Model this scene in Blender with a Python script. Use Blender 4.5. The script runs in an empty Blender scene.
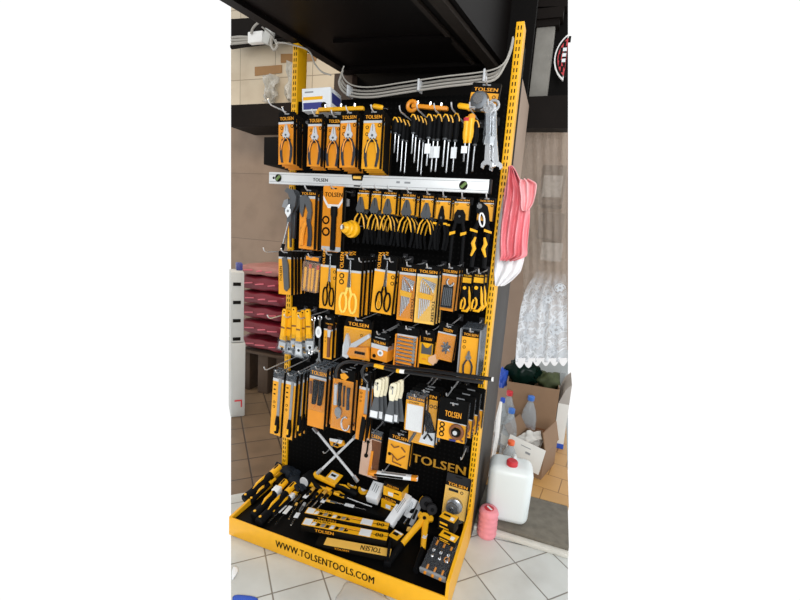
import bpy, bmesh, math, random
from mathutils import Vector, Matrix, Quaternion
random.seed(7)
S = bpy.context.scene
COL = S.collection
PI = math.pi
# ------------------------------------------------------------------ camera, light, exposure
CAM = Vector((0.2438, -1.7795, 1.4329))
YAW, PITCH, ROLL, FPX = math.radians(19.997), math.radians(9.409), math.radians(4.084), 423.31
_f = Vector((-math.sin(YAW)*math.cos(PITCH), math.cos(YAW)*math.cos(PITCH), -math.sin(PITCH)))
_r0 = Vector((math.cos(YAW), math.sin(YAW), 0)); _u0 = _r0.cross(_f)
_R = math.cos(ROLL)*_r0 + math.sin(ROLL)*_u0
_U = -math.sin(ROLL)*_r0 + math.cos(ROLL)*_u0
cd = bpy.data.cameras.new('camera'); cam = bpy.data.objects.new('camera', cd); COL.objects.link(cam)
cd.sensor_width = 36; cd.lens = FPX*36/800; cd.clip_start = .02
cam.matrix_world = Matrix(((_R.x, _U.x, -_f.x, CAM.x), (_R.y, _U.y, -_f.y, CAM.y), (_R.z, _U.z, -_f.z, CAM.z), (0, 0, 0, 1)))
S.camera = cam
S.view_settings.view_transform = 'Standard'; S.view_settings.look = 'None'
S.view_settings.exposure = 0.0; S.view_settings.gamma = 1.0; S.view_settings.use_curve_mapping = False
w = bpy.data.worlds.new('world'); S.world = w; w.use_nodes = True
w.node_tree.nodes['Background'].inputs[0].default_value = (1, 1, 1, 1)
w.node_tree.nodes['Background'].inputs[1].default_value = 1.05

def area(name, loc, target, size, power, color=(1, 1, 1), sy=None):
    l = bpy.data.lights.new(name, 'AREA'); l.energy = power; l.color = color; l.size = size
    if sy: l.shape = 'RECTANGLE'; l.size_y = sy
    o = bpy.data.objects.new(name, l); COL.objects.link(o); o.location = loc
    o.rotation_euler = (Vector(target)-Vector(loc)).to_track_quat('-Z', 'Y').to_euler()
    return o
area('shop_front_daylight', (0.9, -3.6, 2.0), (-.3, 0, .5), 1.8, 125, (.97, .985, 1.0), 1.8)
area('warm_ceiling_lamp', (-1.75, .35, 2.75), (-1.75, .8, 1.0), .5, 16, (1, .80, .55))

# ------------------------------------------------------------------ pixel of the photograph -> point of the place
def ray(x, y): return _f + _R*((x-400)/FPX) - _U*((y-300)/FPX)
def P(x, y, Y): d = ray(x, y); return CAM + d*((Y-CAM.y)/d.y)
def Q(x, y, Z): d = ray(x, y); return CAM + d*((Z-CAM.z)/d.z)
def PX(x, y, X): d = ray(x, y); return CAM + d*((X-CAM.x)/d.x)

# ------------------------------------------------------------------ materials
def lin(h):
    c = [int(h[i:i+2], 16)/255 for i in (0, 2, 4)]
    return tuple(x/12.92 if x <= .04045 else ((x+.055)/1.055)**2.4 for x in c) + (1,)
def mat(name, hexc, rough=.5, metal=0., var=.08, scale=30., bump=0., spec=.5, alpha=None, trans=0.):
    m = bpy.data.materials.new(name); m.use_nodes = True
    nt = m.node_tree; b = nt.nodes['Principled BSDF']
    c = lin(hexc)
    b.inputs['Roughness'].default_value = rough; b.inputs['Metallic'].default_value = metal
    if spec == .5 and max(c[:3]) < .03: spec = .1
    b.inputs['Specular IOR Level'].default_value = spec
    tc = nt.nodes.new('ShaderNodeTexCoord'); n = nt.nodes.new('ShaderNodeTexNoise')
    n.inputs['Scale'].default_value = scale; n.inputs['Detail'].default_value = 4
    nt.links.new(tc.outputs['Object'], n.inputs['Vector'])
    mx = nt.nodes.new('ShaderNodeMix'); mx.data_type = 'RGBA'
    mx.inputs[6].default_value = tuple(x*(1-var) for x in c[:3])+(1,)
    mx.inputs[7].default_value = tuple(min(1, x*(1+var)) for x in c[:3])+(1,)
    nt.links.new(n.outputs['Fac'], mx.inputs[0]); nt.links.new(mx.outputs[2], b.inputs['Base Color'])
    if bump:
        bp = nt.nodes.new('ShaderNodeBump'); bp.inputs['Strength'].default_value = bump; bp.inputs['Distance'].default_value = .01
        nt.links.new(n.outputs['Fac'], bp.inputs['Height']); nt.links.new(bp.outputs[0], b.inputs['Normal'])
    if alpha is not None: b.inputs['Alpha'].default_value = alpha
    if trans: b.inputs['Transmission Weight'].default_value = trans
    return m
M = {}
for a in [('yellow', 'F6B414', .4), ('upright', 'F5B50E', .42), ('card', 'F2A81C', .42), ('orange', 'EB9420', .45), ('pale', 'F6C25A', .4),
          ('black', '080808', .5), ('rubber', '0E0F11', .6), ('navy', '1E2734', .5), ('dark', '2A2A2C', .5),
          ('white', 'F2F2F0', .5), ('paper', 'E9EDF0', .6), ('cream', 'EFE8CB', .5), ('brand', 'F2A21E', .5), ('gold', 'B8861E', .5), ('ink', '15120E', .6),
          ('grey', '8C8F92', .45), ('silver', 'C9CCCF', .35), ('red', 'C8303A', .4), ('bluecap', '3E72C4', .4), ('blue', '2550B8', .45),
          ('orangecap', 'EE6A3A', .4), ('brown', '7A4A2A', .6), ('wood', 'B98A4C', .6), ('indigo', '3A3F86', .5), ('skin', 'E0B28A', .5)]:
    M[a[0]] = mat(a[0], a[1], a[2])
M['chrome'] = mat('chrome', 'E4E6E8', .22, 1., .05); M['vialgreen'] = mat('vialgreen', '6E8A50', .3); M['mouldlit'] = mat('mouldlit', '2C2723', .4); M['wrench'] = mat('wrench', 'D2D5D8', .25, .75, .05); M['palegrip'] = mat('palegrip', 'FBD766', .35); M['barblack'] = mat('barblack', '121316', .28, spec=.6); M['hook'] = mat('hook', 'D6D8DA', .3, .5, .05)
M['steel'] = mat('steel', 'A9ACB0', .34, 1., .1)
M['gunmetal'] = mat('gunmetal', '6E7276', .4, .8, .1)
M['alu'] = mat('alu', 'DCDFE0', .42, .25, .04)
M['box_card'] = mat('box_card', '866A50', .75, 0, .1, 12)
M['box_white'] = mat('box_white', 'DDDCD6', .7, 0, .06, 12)
M['tape'] = mat('tape', '9C7444', .5, 0, .1, 20)
M['soffit'] = mat('soffit', '0B0807', .42, 0, .3, 8, .05)
M['beam'] = mat('beam', '15100D', .6, 0, .3, 14, .2)
M['darkwall'] = mat('darkwall', '090706', .7, 0, .2, 8)
M['brownboard'] = mat('brownboard', '3A2A20', .7, 0, .2, 8)
M['jamb'] = mat('jamb', '35322F', .6, 0, .25, 9, .1)
M['pillar'] = mat('pillar', '8A8780', .8, 0, .25, 18, .3)
M['cable'] = mat('cable', 'A8A49C', .55)
M['sack'] = mat('sack', '701424', .40, 0, .35, 9, .5)
M['sackmark'] = mat('sackmark', 'C8606E', .5, 0, .2, 14); M['sackpale'] = mat('sackpale', '9C6A62', .5, 0, .2, 14, .3)
M['cabinet'] = mat('cabinet', 'BFC0BC', .5, 0, .05, 10)
M['pallet'] = mat('pallet', '4A3A2C', .8, 0, .25, 18, .3)
M['pink'] = mat('pink', 'F09098', .38, 0, .12, 18, .4, .7)
M['pinklight'] = mat('pinklight', 'FBB9BC', .7, 0, .06, 18, .3)
M['cloth'] = mat('cloth', 'F1F1F2', .8, 0, .04, 18, .2)
M['thread'] = mat('thread', 'E8929C', .6, 0, .12, 60, .4)
M['jug'] = mat('jug', 'E0E8E8', .35, 0, .03, 6)
M['bag'] = mat('bag', '0B1E18', .25, 0, .4, 10, .4)
M['camo'] = mat('camo', '3C4526', .7, 0, .8, 22)
M['sill'] = mat('sill', '6C675C', .75, 0, .5, 22, .5)
M['kerb'] = mat('kerb', 'CFCDC4', .7, 0, .15, 20, .2)
M['glove'] = mat('glove', '20262E', .75, 0, .3, 60, .4)
M['bluecloth'] = mat('bluecloth', '2A57C4', .6, 0, .1, 30, .2)
M['room'] = mat('room_beyond', '9C8878', .85, 0, .3, 3)
M['lamp_shade'] = mat('lamp_shade', 'F0EFEA', .6)

def clear_mat(name, tint, fac):
    m = bpy.data.materials.new(name); m.use_nodes = True; nt = m.node_tree; nt.nodes.clear()
    o = nt.nodes.new('ShaderNodeOutputMaterial'); t = nt.nodes.new('ShaderNodeBsdfTransparent'); g = nt.nodes.new('ShaderNodeBsdfPrincipled')
    x = nt.nodes.new('ShaderNodeMixShader'); x.inputs[0].default_value = fac
    t.inputs[0].default_value = (.96, .97, .98, 1)
    g.inputs['Base Color'].default_value = lin(tint); g.inputs['Roughness'].default_value = .12
    nt.links.new(t.outputs[0], x.inputs[1]); nt.links.new(g.outputs[0], x.inputs[2]); nt.links.new(x.outputs[0], o.inputs[0])
    return m
M['clear'] = clear_mat('clear', '8A9096', .10)
M['smoke'] = clear_mat('smoke', '5A6066', .45)
M['bottle'] = clear_mat('bottle', 'B4BDC2', .38)
M['pencilbag'] = clear_mat('pencilbag', 'E8C0A4', .22)
M['film'] = clear_mat('film', 'D9D8D2', .5)
M['pinkbag'] = clear_mat('pinkbag', 'F2CDB4', .62)

def tile_mat(name, tile, grout, size, rot, mortar=.006, row=.0, width=1., dirt='8a7a66', damt=.25, rough=.35, plane='XY'):
    m = bpy.data.materials.new(name); m.use_nodes = True; nt = m.node_tree; b = nt.nodes['Principled BSDF']
    tc = nt.nodes.new('ShaderNodeTexCoord'); mp = nt.nodes.new('ShaderNodeMapping')
    if plane == 'XZ': mp.inputs['Rotation'].default_value = (PI/2, 0, rot)
    else: mp.inputs['Rotation'].default_value = (0, 0, rot); mp.inputs['Location'].default_value = (-.156, -.170, 0)
    br = nt.nodes.new('ShaderNodeTexBrick'); br.offset = row; br.squash = 1
    br.inputs['Scale'].default_value = 1; br.inputs['Mortar Size'].default_value = mortar; br.inputs['Mortar Smooth'].default_value = .3
    br.inputs['Brick Width'].default_value = size*width; br.inputs['Row Height'].default_value = size
    t = lin(tile); br.inputs['Color1'].default_value = t; br.inputs['Color2'].default_value = tuple(x*.9 for x in t[:3])+(1,)
    br.inputs['Mortar'].default_value = lin(grout)
    n = nt.nodes.new('ShaderNodeTexNoise'); n.inputs['Scale'].default_value = 5; n.inputs['Detail'].default_value = 8
    rp = nt.nodes.new('ShaderNodeValToRGB'); rp.color_ramp.elements[0].position = .45; rp.color_ramp.elements[1].position = .75
    mul = nt.nodes.new('ShaderNodeMath'); mul.operation = 'MULTIPLY'; mul.inputs[1].default_value = damt
    mx = nt.nodes.new('ShaderNodeMix'); mx.data_type = 'RGBA'; mx.inputs[7].default_value = lin(dirt)
    L = nt.links.new
    L(tc.outputs['Object'], mp.inputs[0]); L(mp.outputs[0], br.inputs[0]); L(tc.outputs['Object'], n.inputs['Vector'])
    L(n.outputs['Fac'], rp.inputs[0]); L(rp.outputs[0], mul.inputs[0]); L(mul.outputs[0], mx.inputs[0]); L(br.outputs['Color'], mx.inputs[6])
    L(mx.outputs[2], b.inputs['Base Color']); b.inputs['Roughness'].default_value = rough
    bp = nt.nodes.new('ShaderNodeBump'); bp.invert = True; bp.inputs['Strength'].default_value = .4; bp.inputs['Distance'].default_value = .003
    L(br.outputs['Fac'], bp.inputs['Height']); L(bp.outputs[0], b.inputs['Normal'])
    return m
M['floor'] = tile_mat('floor_tile', 'CDD1CE', '7E7B74', .205, math.radians(45), .0035, dirt='8A867C', damt=.3)
M['floorshade'] = tile_mat('floor_tile_shaded', '7A6650', '3A3028', .205, math.radians(45), .005, dirt='4E4234', damt=.5)  # same floor tile, coloured brown to stand in for shade further back
M['parquet'] = tile_mat('parquet', 'C89A5C', '8A6434', .16, math.radians(8), .003, .5, 1., '9A7038', .3, .4)
M['walltile'] = tile_mat('wall_tile', 'D2C4AC', '9A8C78', .30, 0, .004, 0, 1.3, 'A89478', .4, .45, 'XZ')
M['wallbeige'] = tile_mat('wall_beige', '8E7A68', '6E5E50', .62, 0, .003, 0, 1.6, '6E5C4C', .5, .6, 'XZ')

def peg_mat():
    m = mat('pegboard', '060606', .7, spec=.05); nt = m.node_tree; b = nt.nodes['Principled BSDF']; L = nt.links.new
    tc = nt.nodes.new('ShaderNodeTexCoord'); sp = nt.nodes.new('ShaderNodeSeparateXYZ'); L(tc.outputs['Object'], sp.inputs[0])
    outs = []
    for k in (0, 2):
        d = nt.nodes.new('ShaderNodeMath'); d.operation = 'DIVIDE'; d.inputs[1].default_value = .022; L(sp.outputs[k], d.inputs[0])
        fr = nt.nodes.new('ShaderNodeMath'); fr.operation = 'FRACT'; L(d.outputs[0], fr.inputs[0])
        s = nt.nodes.new('ShaderNodeMath'); s.operation = 'SUBTRACT'; s.inputs[1].default_value = .5; L(fr.outputs[0], s.inputs[0])
        q = nt.nodes.new('ShaderNodeMath'); q.operation = 'POWER'; q.inputs[1].default_value = 2; L(s.outputs[0], q.inputs[0]); outs.append(q)
    a = nt.nodes.new('ShaderNodeMath'); a.operation = 'ADD'; L(outs[0].outputs[0], a.inputs[0]); L(outs[1].outputs[0], a.inputs[1])
    lt = nt.nodes.new('ShaderNodeMath'); lt.operation = 'LESS_THAN'; lt.inputs[1].default_value = .035; L(a.outputs[0], lt.inputs[0])
    mx = nt.nodes.new('ShaderNodeMix'); mx.data_type = 'RGBA'; mx.inputs[6].default_value = lin('040404'); mx.inputs[7].default_value = lin('0F0F0F')
    L(lt.outputs[0], mx.inputs[0]); L(mx.outputs[2], b.inputs['Base Color'])
    return m
M['peg'] = peg_mat()

def lace_mat(name, base, lo, hi, scale, fade=None):
    m = bpy.data.materials.new(name); m.use_nodes = True; nt = m.node_tree; nt.nodes.clear(); L = nt.links.new
    o = nt.nodes.new('ShaderNodeOutputMaterial'); t = nt.nodes.new('ShaderNodeBsdfTransparent'); g = nt.nodes.new('ShaderNodeBsdfDiffuse')
    g.inputs[0].default_value = lin(base)
    x = nt.nodes.new('ShaderNodeMixShader'); tc = nt.nodes.new('ShaderNodeTexCoord')
    v = nt.nodes.new('ShaderNodeTexVoronoi'); v.feature = 'DISTANCE_TO_EDGE'; v.inputs['Scale'].default_value = scale
    n = nt.nodes.new('ShaderNodeTexNoise'); n.inputs['Scale'].default_value = scale*.35; n.inputs['Distortion'].default_value = 2.5
    ad = nt.nodes.new('ShaderNodeVectorMath'); ad.operation = 'MULTIPLY_ADD'; ad.inputs[1].default_value = (.12, .12, .12)
    L(n.outputs['Color'], ad.inputs[0]); L(tc.outputs['Object'], ad.inputs[2]); L(tc.outputs['Object'], n.inputs['Vector']); L(ad.outputs[0], v.inputs['Vector'])
    mr = nt.nodes.new('ShaderNodeMapRange'); mr.inputs[1].default_value = .06; mr.inputs[2].default_value = .16; mr.inputs[3].default_value = hi; mr.inputs[4].default_value = lo
    L(v.outputs['Distance'], mr.inputs[0])
    if fade:
        sx = nt.nodes.new('ShaderNodeSeparateXYZ'); L(tc.outputs['Object'], sx.inputs[0])
        fr = nt.nodes.new('ShaderNodeMapRange'); fr.inputs[1].default_value = fade[0]; fr.inputs[2].default_value = fade[1]; fr.inputs[3].default_value = .0; fr.inputs[4].default_value = 1.
        L(sx.outputs['Z'], fr.inputs[0]); mu = nt.nodes.new('ShaderNodeMath'); mu.operation = 'MULTIPLY'; L(mr.outputs[0], mu.inputs[0]); L(fr.outputs[0], mu.inputs[1]); L(mu.outputs[0], x.inputs[0])
    else: L(mr.outputs[0], x.inputs[0])
    L(t.outputs[0], x.inputs[1]); L(g.outputs[0], x.inputs[2]); L(x.outputs[0], o.inputs[0])
    return m
M['laceflower'] = mat('laceflower', 'D2D8DE', .8); M['lace'] = lace_mat('lace', 'E2E6EA', .5, .95, 17, (-.01, -.28))
M['sheer'] = lace_mat('sheer', 'A89C90', .30, .36, 30)

# ------------------------------------------------------------------ mesh helpers
_txt = {}
def glyphs(s):
    if s not in _txt:
        c = bpy.data.curves.new('t', 'FONT'); c.body = s; c.size = 1; c.align_x = 'CENTER'; c.align_y = 'CENTER'; c.offset = .0; c.space_character = 1.06; c.resolution_u = 3
        o = bpy.data.objects.new('t', c); COL.objects.link(o); dg = bpy.context.evaluated_depsgraph_get()
        me = bpy.data.meshes.new_from_object(o.evaluated_get(dg))
        vs = [v.co.copy() for v in me.vertices]; fs = [tuple(p.vertices) for p in me.polygons]
        xs = [v.x for v in vs] or [0]; ys = [v.y for v in vs] or [0]
        _txt[s] = (vs, fs, max(xs)-min(xs), max(ys)-min(ys), (max(xs)+min(xs))/2, (max(ys)+min(ys))/2)
        bpy.data.objects.remove(o); bpy.data.curves.remove(c); bpy.data.meshes.remove(me)
    return _txt[s]
class MB:
    def __init__(s): s.v = []; s.f = []; s.mi = []; s.m = []
    def mid(s, m):
        if m not in s.m: s.m.append(m)
        return s.m.index(m)
    def add(s, vs, fs, m, X=None):
        o = len(s.v); k = s.mid(m)
        s.v += [tuple(X @ Vector(v)) if X else tuple(v) for v in vs]
        for f in fs: s.f.append(tuple(i+o for i in f)); s.mi.append(k)
        return s
    def box(s, c, d, m, X=None, bev=0):
        if bev:
            b = bmesh.new(); bmesh.ops.create_cube(b, size=1, matrix=Matrix.Diagonal((*d, 1)))
            bmesh.ops.bevel(b, geom=b.edges[:], offset=bev, segments=2, profile=.5, affect='EDGES')
            b.verts.index_update()
            vs = [v.co+Vector(c) for v in b.verts]; fs = [[v.index for v in f.verts] for f in b.faces]; b.free()
        else:
            h = [x/2 for x in d]
            vs = [(c[0]+i*h[0], c[1]+j*h[1], c[2]+k*h[2]) for i in (-1, 1) for j in (-1, 1) for k in (-1, 1)]
            fs = [(0, 1, 3, 2), (4, 6, 7, 5), (0, 4, 5, 1), (2, 3, 7, 6), (0, 2, 6, 4), (1, 5, 7, 3)]
        return s.add(vs, fs, m, X)
    def span(s, x0, x1, y0, y1, z0, z1, m, bev=0):
        return s.box(((x0+x1)/2, (y0+y1)/2, (z0+z1)/2), (abs(x1-x0), abs(y1-y0), abs(z1-z0)), m, None, bev)
    def prism(s, pts, y0, y1, m, X=None, plane='xz'):
        n = len(pts)
        if plane == 'xz': vs = [(p[0], y0, p[1]) for p in pts]+[(p[0], y1, p[1]) for p in pts]
        else: vs = [(p[0], p[1], y0) for p in pts]+[(p[0], p[1], y1) for p in pts]
        fs = [tuple(range(n)), tuple(range(2*n-1, n-1, -1))]+[(i, i+n, (i+1) % n+n, (i+1) % n) for i in range(n)]
        return s.add(vs, fs, m, X)
    def tube(s, pts, r, m, n=8, X=None, flat=1., closed=False):
        pts = [Vector(p) for p in pts]; N = len(pts)
        rr = r if isinstance(r, (list, tuple)) else [r]*N
        vs = []; up = None
        for i, p in enumerate(pts):
            a = pts[(i-1) % N] if (closed or i > 0) else p; b = pts[(i+1) % N] if (closed or i < N-1) else p
            t = (b-a).normalized()
            if up is None: up = t.orthogonal().normalized() if abs(t.y) > .9 else Vector((0, 1, 0))
            e = (up-t*up.dot(t)); e = e.normalized() if e.length > 1e-6 else t.orthogonal().normalized(); up = e; g = t.cross(e)
            for k in range(n):
                q = 2*PI*k/n; vs.append(p+e*(math.cos(q)*rr[i]*flat)+g*(math.sin(q)*rr[i]))
        fs = [(i*n+k, i*n+(k+1) % n, ((i+1) % N)*n+(k+1) % n, ((i+1) % N)*n+k) for i in range(N if closed else N-1) for k in range(n)]
        if not closed: fs += [tuple(range(n-1, -1, -1)), tuple(range((N-1)*n, N*n))]
        return s.add(vs, fs, m, X)
    def lathe(s, prof, m, X=None, n=20):            # prof [(r, z)] about local z
        vs = [(r*math.cos(2*PI*k/n), r*math.sin(2*PI*k/n), z) for r, z in prof for k in range(n)]
        fs = [(i*n+k, i*n+(k+1) % n, (i+1)*n+(k+1) % n, (i+1)*n+k) for i in range(len(prof)-1) for k in range(n)]
        fs += [tuple(range(n-1, -1, -1)), tuple(range((len(prof)-1)*n, len(prof)*n))]
        return s.add(vs, fs, m, X)
    def disc(s, c, r, y0, y1, m, n=18, ry=None, X=None):
        return s.prism([(c[0]+r*math.cos(2*PI*k/n), c[1]+(ry or r)*math.sin(2*PI*k/n)) for k in range(n)], y0, y1, m, X)
    def text(s, t, c, width, m, height=None, y=-.0008, X=None, flip=False):   # on a face looking to -y; c = (x, z)
        vs, fs, w_, h_, cx, cy = glyphs(t); k = width/w_; kz = height/h_ if height else k
        if flip: k, kz = -k, -kz
        for q_ in (-.03, 0, .03): s.add([((v.x-cx+q_)*k+c[0], y-q_*.004, (v.y-cy)*kz+c[1]) for v in vs], fs, m, X)
        return s
    def build(s, name, parent=None, angle=35):
        me = bpy.data.meshes.new(name); me.from_pydata(s.v, [], s.f); me.update()
        for m in s.m: me.materials.append(M[m])
        me.polygons.foreach_set('material_index', s.mi)
        b = bmesh.new(); b.from_mesh(me); bmesh.ops.recalc_face_normals(b, faces=b.faces[:]); b.to_mesh(me); b.free()
        me.shade_smooth(); me.set_sharp_from_angle(angle=math.radians(angle))
        o = bpy.data.objects.new(name, me); COL.objects.link(o)
        if parent: o.parent = parent
        return o
def tag(o, label, cat, group=None, kind=None):
    o['label'] = label; o['category'] = cat
    if group: o['group'] = group
    if kind: o['kind'] = kind
    return o
def thing(name, label, cat, loc=(0, 0, 0), rot=(0, 0, 0), group=None):
    o = bpy.data.objects.new(name, None); COL.objects.link(o); o.location = loc; o.rotation_euler = rot; o.empty_display_size = .02
    return tag(o, label, cat, group)
def struct(mb, name): o = mb.build(name); o['kind'] = 'structure'; return o
def dup(root, off, label, rot=None, group=None):
    r = root.copy(); COL.objects.link(r); r.location = root.location+Vector(off); r['label'] = label
    if rot: r.rotation_euler = rot
    if group: r['group'] = group
    for ch in root.children:
        c = ch.copy(); COL.objects.link(c); c.parent = r
        for g in ch.children:
            d = g.copy(); COL.objects.link(d); d.parent = c
    return r
def spanroot(name, label, cat, A, B, group=None, up=(0, 0, 1)):     # local x runs from A to B, origin midway
    A, B = Vector(A), Vector(B); x = (B-A).normalized(); u = Vector(up); y = u.cross(x).normalized(); z = x.cross(y)
    o = thing(name, label, cat, (A+B)/2, (0, 0, 0), group)
    o.rotation_euler = Matrix((x, y, z)).transposed().to_euler()
    return o, (B-A).length
ORD = 'first second third fourth fifth sixth seventh eighth ninth tenth eleventh twelfth'.split()
# ------------------------------------------------------------------ setting
mb = MB()
fl = [Q(231, 680, 0), Q(231, 495, 0)]; fr = [Q(568, 555, 0), Q(568, 680, 0)]; YS = Q(496, 537, 0).y
mb.prism([(p.x, p.y) for p in fl]+[(-1.02, .02), (-.95, .1), (-.1, .1), (.0, YS+.02), (fr[0].x, YS+.02)]+[(p.x, p.y) for p in fr], -.02, 0, 'floor', plane='xy')
struct(mb, 'floor')
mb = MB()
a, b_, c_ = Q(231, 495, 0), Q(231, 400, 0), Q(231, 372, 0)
mb.prism([(a.x, a.y), (b_.x, b_.y), (c_.x, c_.y), (c_.x, 1.62), (-.95, 1.62), (-.95, .1), (-1.02, .02)], -.02, 0, 'floorshade', plane='xy')
struct(mb, 'floor_shaded')  # floor left of the rack, its shade painted into the tile colour
XR = fr[0].x
mb = MB().span(.016, XR+.004, YS+.36, 2.0, -.02, .04, 'parquet'); struct(mb, 'floor_wooden')
mb = MB().span(.016, XR, YS+.03, YS+.36, 0, .04, 'sill', .006); struct(mb, 'trim_threshold')
mb = MB().span(.016, XR, YS, YS+.03, 0, .022, 'kerb', .004); struct(mb, 'trim_kerb')
# wall behind on the left, at the far side of the passage
YW = 1.62
def wallpoly(px, Y, th, m, name):
    pts = [P(x, y, Y) for x, y in px]
    return struct(MB().prism([(p.x, p.z) for p in pts], Y, Y+th, m), name)
wallpoly([(231, 0), (360, -10), (360, 104), (231, 106)], YW, .05, 'walltile', 'wall_back_upper')
wallpoly([(231, 106), (360, 104), (360, 400), (231, 372)], YW, .05, 'wallbeige', 'wall_back_lower')
def pbox(px0, px1, Y0, Y1, name, m, bev=.004):      # box whose front face spans two corners seen at depth Y0
    a, b = P(*px0, Y0), P(*px1, Y0)
    return MB().span(a.x, b.x, Y0, Y1, a.z, b.z, m, bev)
# dark timber beams across the back wall
pts = [P(x, y, 1.5) for x, y in ((231, 19), (262, 17), (300, 12), (300, 36), (231, 37))]
struct(MB().prism([(p.x, p.z) for p in pts], 1.5, 1.61, 'beam'), 'beam_upper')
pts = [P(x, y, 1.3) for x, y in ((231, 105), (300, 102), (300, 125), (231, 127))]
struct(MB().prism([(p.x, p.z) for p in pts], 1.3, 1.61, 'beam'), 'beam_lower')
struct(pbox((264, 137), (292, 165), 1.2, 1.61, 'x', 'darkwall'), 'beam_bracket')
# overhead soffit, boxed in black boards
ZS = 2.264
q = [Vector((-1.237, -1.3)), Vector((-.976, .431)), Vector((-.119, .488)), Vector((-.40, -1.3))]
struct(MB().prism([(p.x, p.y) for p in q], ZS, ZS+.5, 'soffit', plane='xy'), 'ceiling_soffit')
mb = MB()
def bar(A, B, w_, z0, z1, m):
    A, B = Vector(A), Vector(B); d = (B-A).normalized(); n = Vector((-d.y, d.x))*w_/2
    mb.prism([tuple(A+n), tuple(A-n), tuple(B-n), tuple(B+n)], z0, z1, m, plane='xy')
bar(q[1]+Vector((.05, -.04)), q[2]+Vector((-.05, -.04)), .06, ZS-.018, ZS, 'soffit')
bar(q[0]+Vector((.05, 0)), q[1]+Vector((.03, 0)), .05, ZS-.018, ZS, 'soffit')
bar(q[3]+Vector((-.05, 0)), q[2]+Vector((-.05, 0)), .05, ZS-.02, ZS, 'mouldlit')  # right-hand mouldings paler than the soffit, highlights put into their colour
bar(q[3]+Vector((-.13, 0)), q[2]+Vector((-.13, 0)), .02, ZS-.012, ZS, 'mouldlit')
bar((-.84, .08), (-.30, .13), .05, ZS-.014, ZS, 'soffit')
bar((-.88, -.30), (-.34, -.25), .05, ZS-.014, ZS, 'soffit')
struct(mb, 'trim_soffit_moulding')
struct(MB().span(P(350, 80, .5).x, .0, .5, .55, 1.75, 2.85, 'darkwall'), 'wall_behind_rack')
struct(MB().span(P(334, 85, .44).x, P(352, 85, .44).x, .44, .50, 1.6, 2.262, 'brownboard'), 'trim_brown_board')
# shop-front frame on the right
pts = [P(x, y, .80) for x, y in ((498, -8), (568, -8), (568, 128), (498, 128))]
struct(MB().prism([(p.x, p.z) for p in pts], .80, .86, 'darkwall'), 'wall_shop_front')
pts = [P(x, y, .70) for x, y in ((519, 97), (568, 95), (568, 128), (519, 128))]
struct(MB().prism([(p.x, p.z) for p in pts], .70, .80, 'beam'), 'beam_lintel')
a, b = P(529, 95, .74), P(556, 20, .74)
mb = MB(); mb.span(a.x, b.x, .74, .80, a.z-.01, b.z, 'pillar', .006)
mb.span(a.x-.02, b.x+.02, .725, .80, b.z-.03, b.z, 'beam'); mb.span(a.x-.035, b.x+.035, .71, .80, b.z, b.z+.05, 'beam')
struct(mb, 'column_shop_front')
pts = [P(x, y, .72) for x, y in ((495, -8), (568, -8), (568, 6), (495, 8))]
struct(MB().prism([(p.x, p.z) for p in pts], .72, .80, 'beam'), 'beam_top')
M['roompale'] = mat('room_pale', '9FA6A8', .8, 0, .06, 4)
pts = [P(x, y, 1.9) for x, y in ((470, 90), (568, 90), (568, 350), (517, 350), (513, 470), (470, 470))]
struct(MB().prism([(p.x, p.z) for p in pts], 1.9, 1.95, 'room'), 'wall_room_beyond')
pts = [P(x, y, 1.9) for x, y in ((517, 350), (568, 350), (568, 470), (513, 470))]
struct(MB().prism([(p.x, p.z) for p in pts], 1.9, 1.95, 'roompale'), 'wall_room_dado')
# side board of the stand against the doorway
struct(MB().span(-.012, .016, .08, .58, 0, 1.36, 'jamb', .003), 'trim_door_jamb')
struct(MB().span(-.012, .012, .08, .16, 1.36, 2.2, 'darkwall', .003), 'trim_door_post')
struct(MB().span(-.012, .008, .16, .58, 1.36, 2.1, 'room'), 'wall_reveal')

# ------------------------------------------------------------------ the display rack
rack = thing('display_rack', 'tall black pegboard tool display stand with yellow uprights and yellow front tray', 'display stand', (-.5, 0, 0))
def rspan(mb, x0, x1, y0, y1, z0, z1, m, bev=0): return mb.span(x0+.5, x1+.5, y0, y1, z0, z1, m, bev)
mb = MB(); rspan(mb, -.985, -.015, .012, .022, .06, 1.99, 'peg')
mb.text('TOLSEN', (-.161+.5, .371), .256, 'gold', .042, .0115); mb.build('pegboard_panel', rack)
for x, zt in ((-1.0, 2.24), (0, 2.24)):
    mb = MB(); rspan(mb, x-.015, x+.015, 0, .075, 0, zt, 'upright', .002)
    k = 0
    while zt-.022-k*.025 > .13:
        z = zt-.022-k*.025
        for dx in (-.0055, .0055): rspan(mb, x+dx-.0021, x+dx+.0021, -.0006, .001, z-.0072, z+.0072, 'ink')
        k += 1
    mb.build('upright', rack)
mb = MB(); rspan(mb, -1.0, .0, -.388, .012, .060, .072, 'black'); rspan(mb, -.99, -.01, -.37, .02, .0, .06, 'black'); mb.build('tray_deck', rack)
mb = MB(); rspan(mb, -.985, -.015, -.115, .012, .072, .115, 'black', .002); mb.build('tray_step', rack)
mb = MB(); rspan(mb, -1.012, .012, -.395, -.387, .002, .090, 'yellow', .002)
mb.text('WWW.TOLSENTOOLS.COM', (-.52+.5, .049), .470, 'ink', .032, -.3965); mb.build('front_panel', rack)
for x0, x1, h in ((-1.012, -1.0, .092), (0.002, .014, .155)):
    mb = MB(); mb.prism([(-.393, .003), (-.001, .003), (-.001, .20 if x0 > -.5 else .12), (-.06, h+.025), (-.393, h)], x0+.5, x1+.5, 'yellow',
                        Matrix(((0, 1, 0, 0), (1, 0, 0, 0), (0, 0, 1, 0), (0, 0, 0, 1))))
    mb.build('side_panel', rack)
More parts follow.
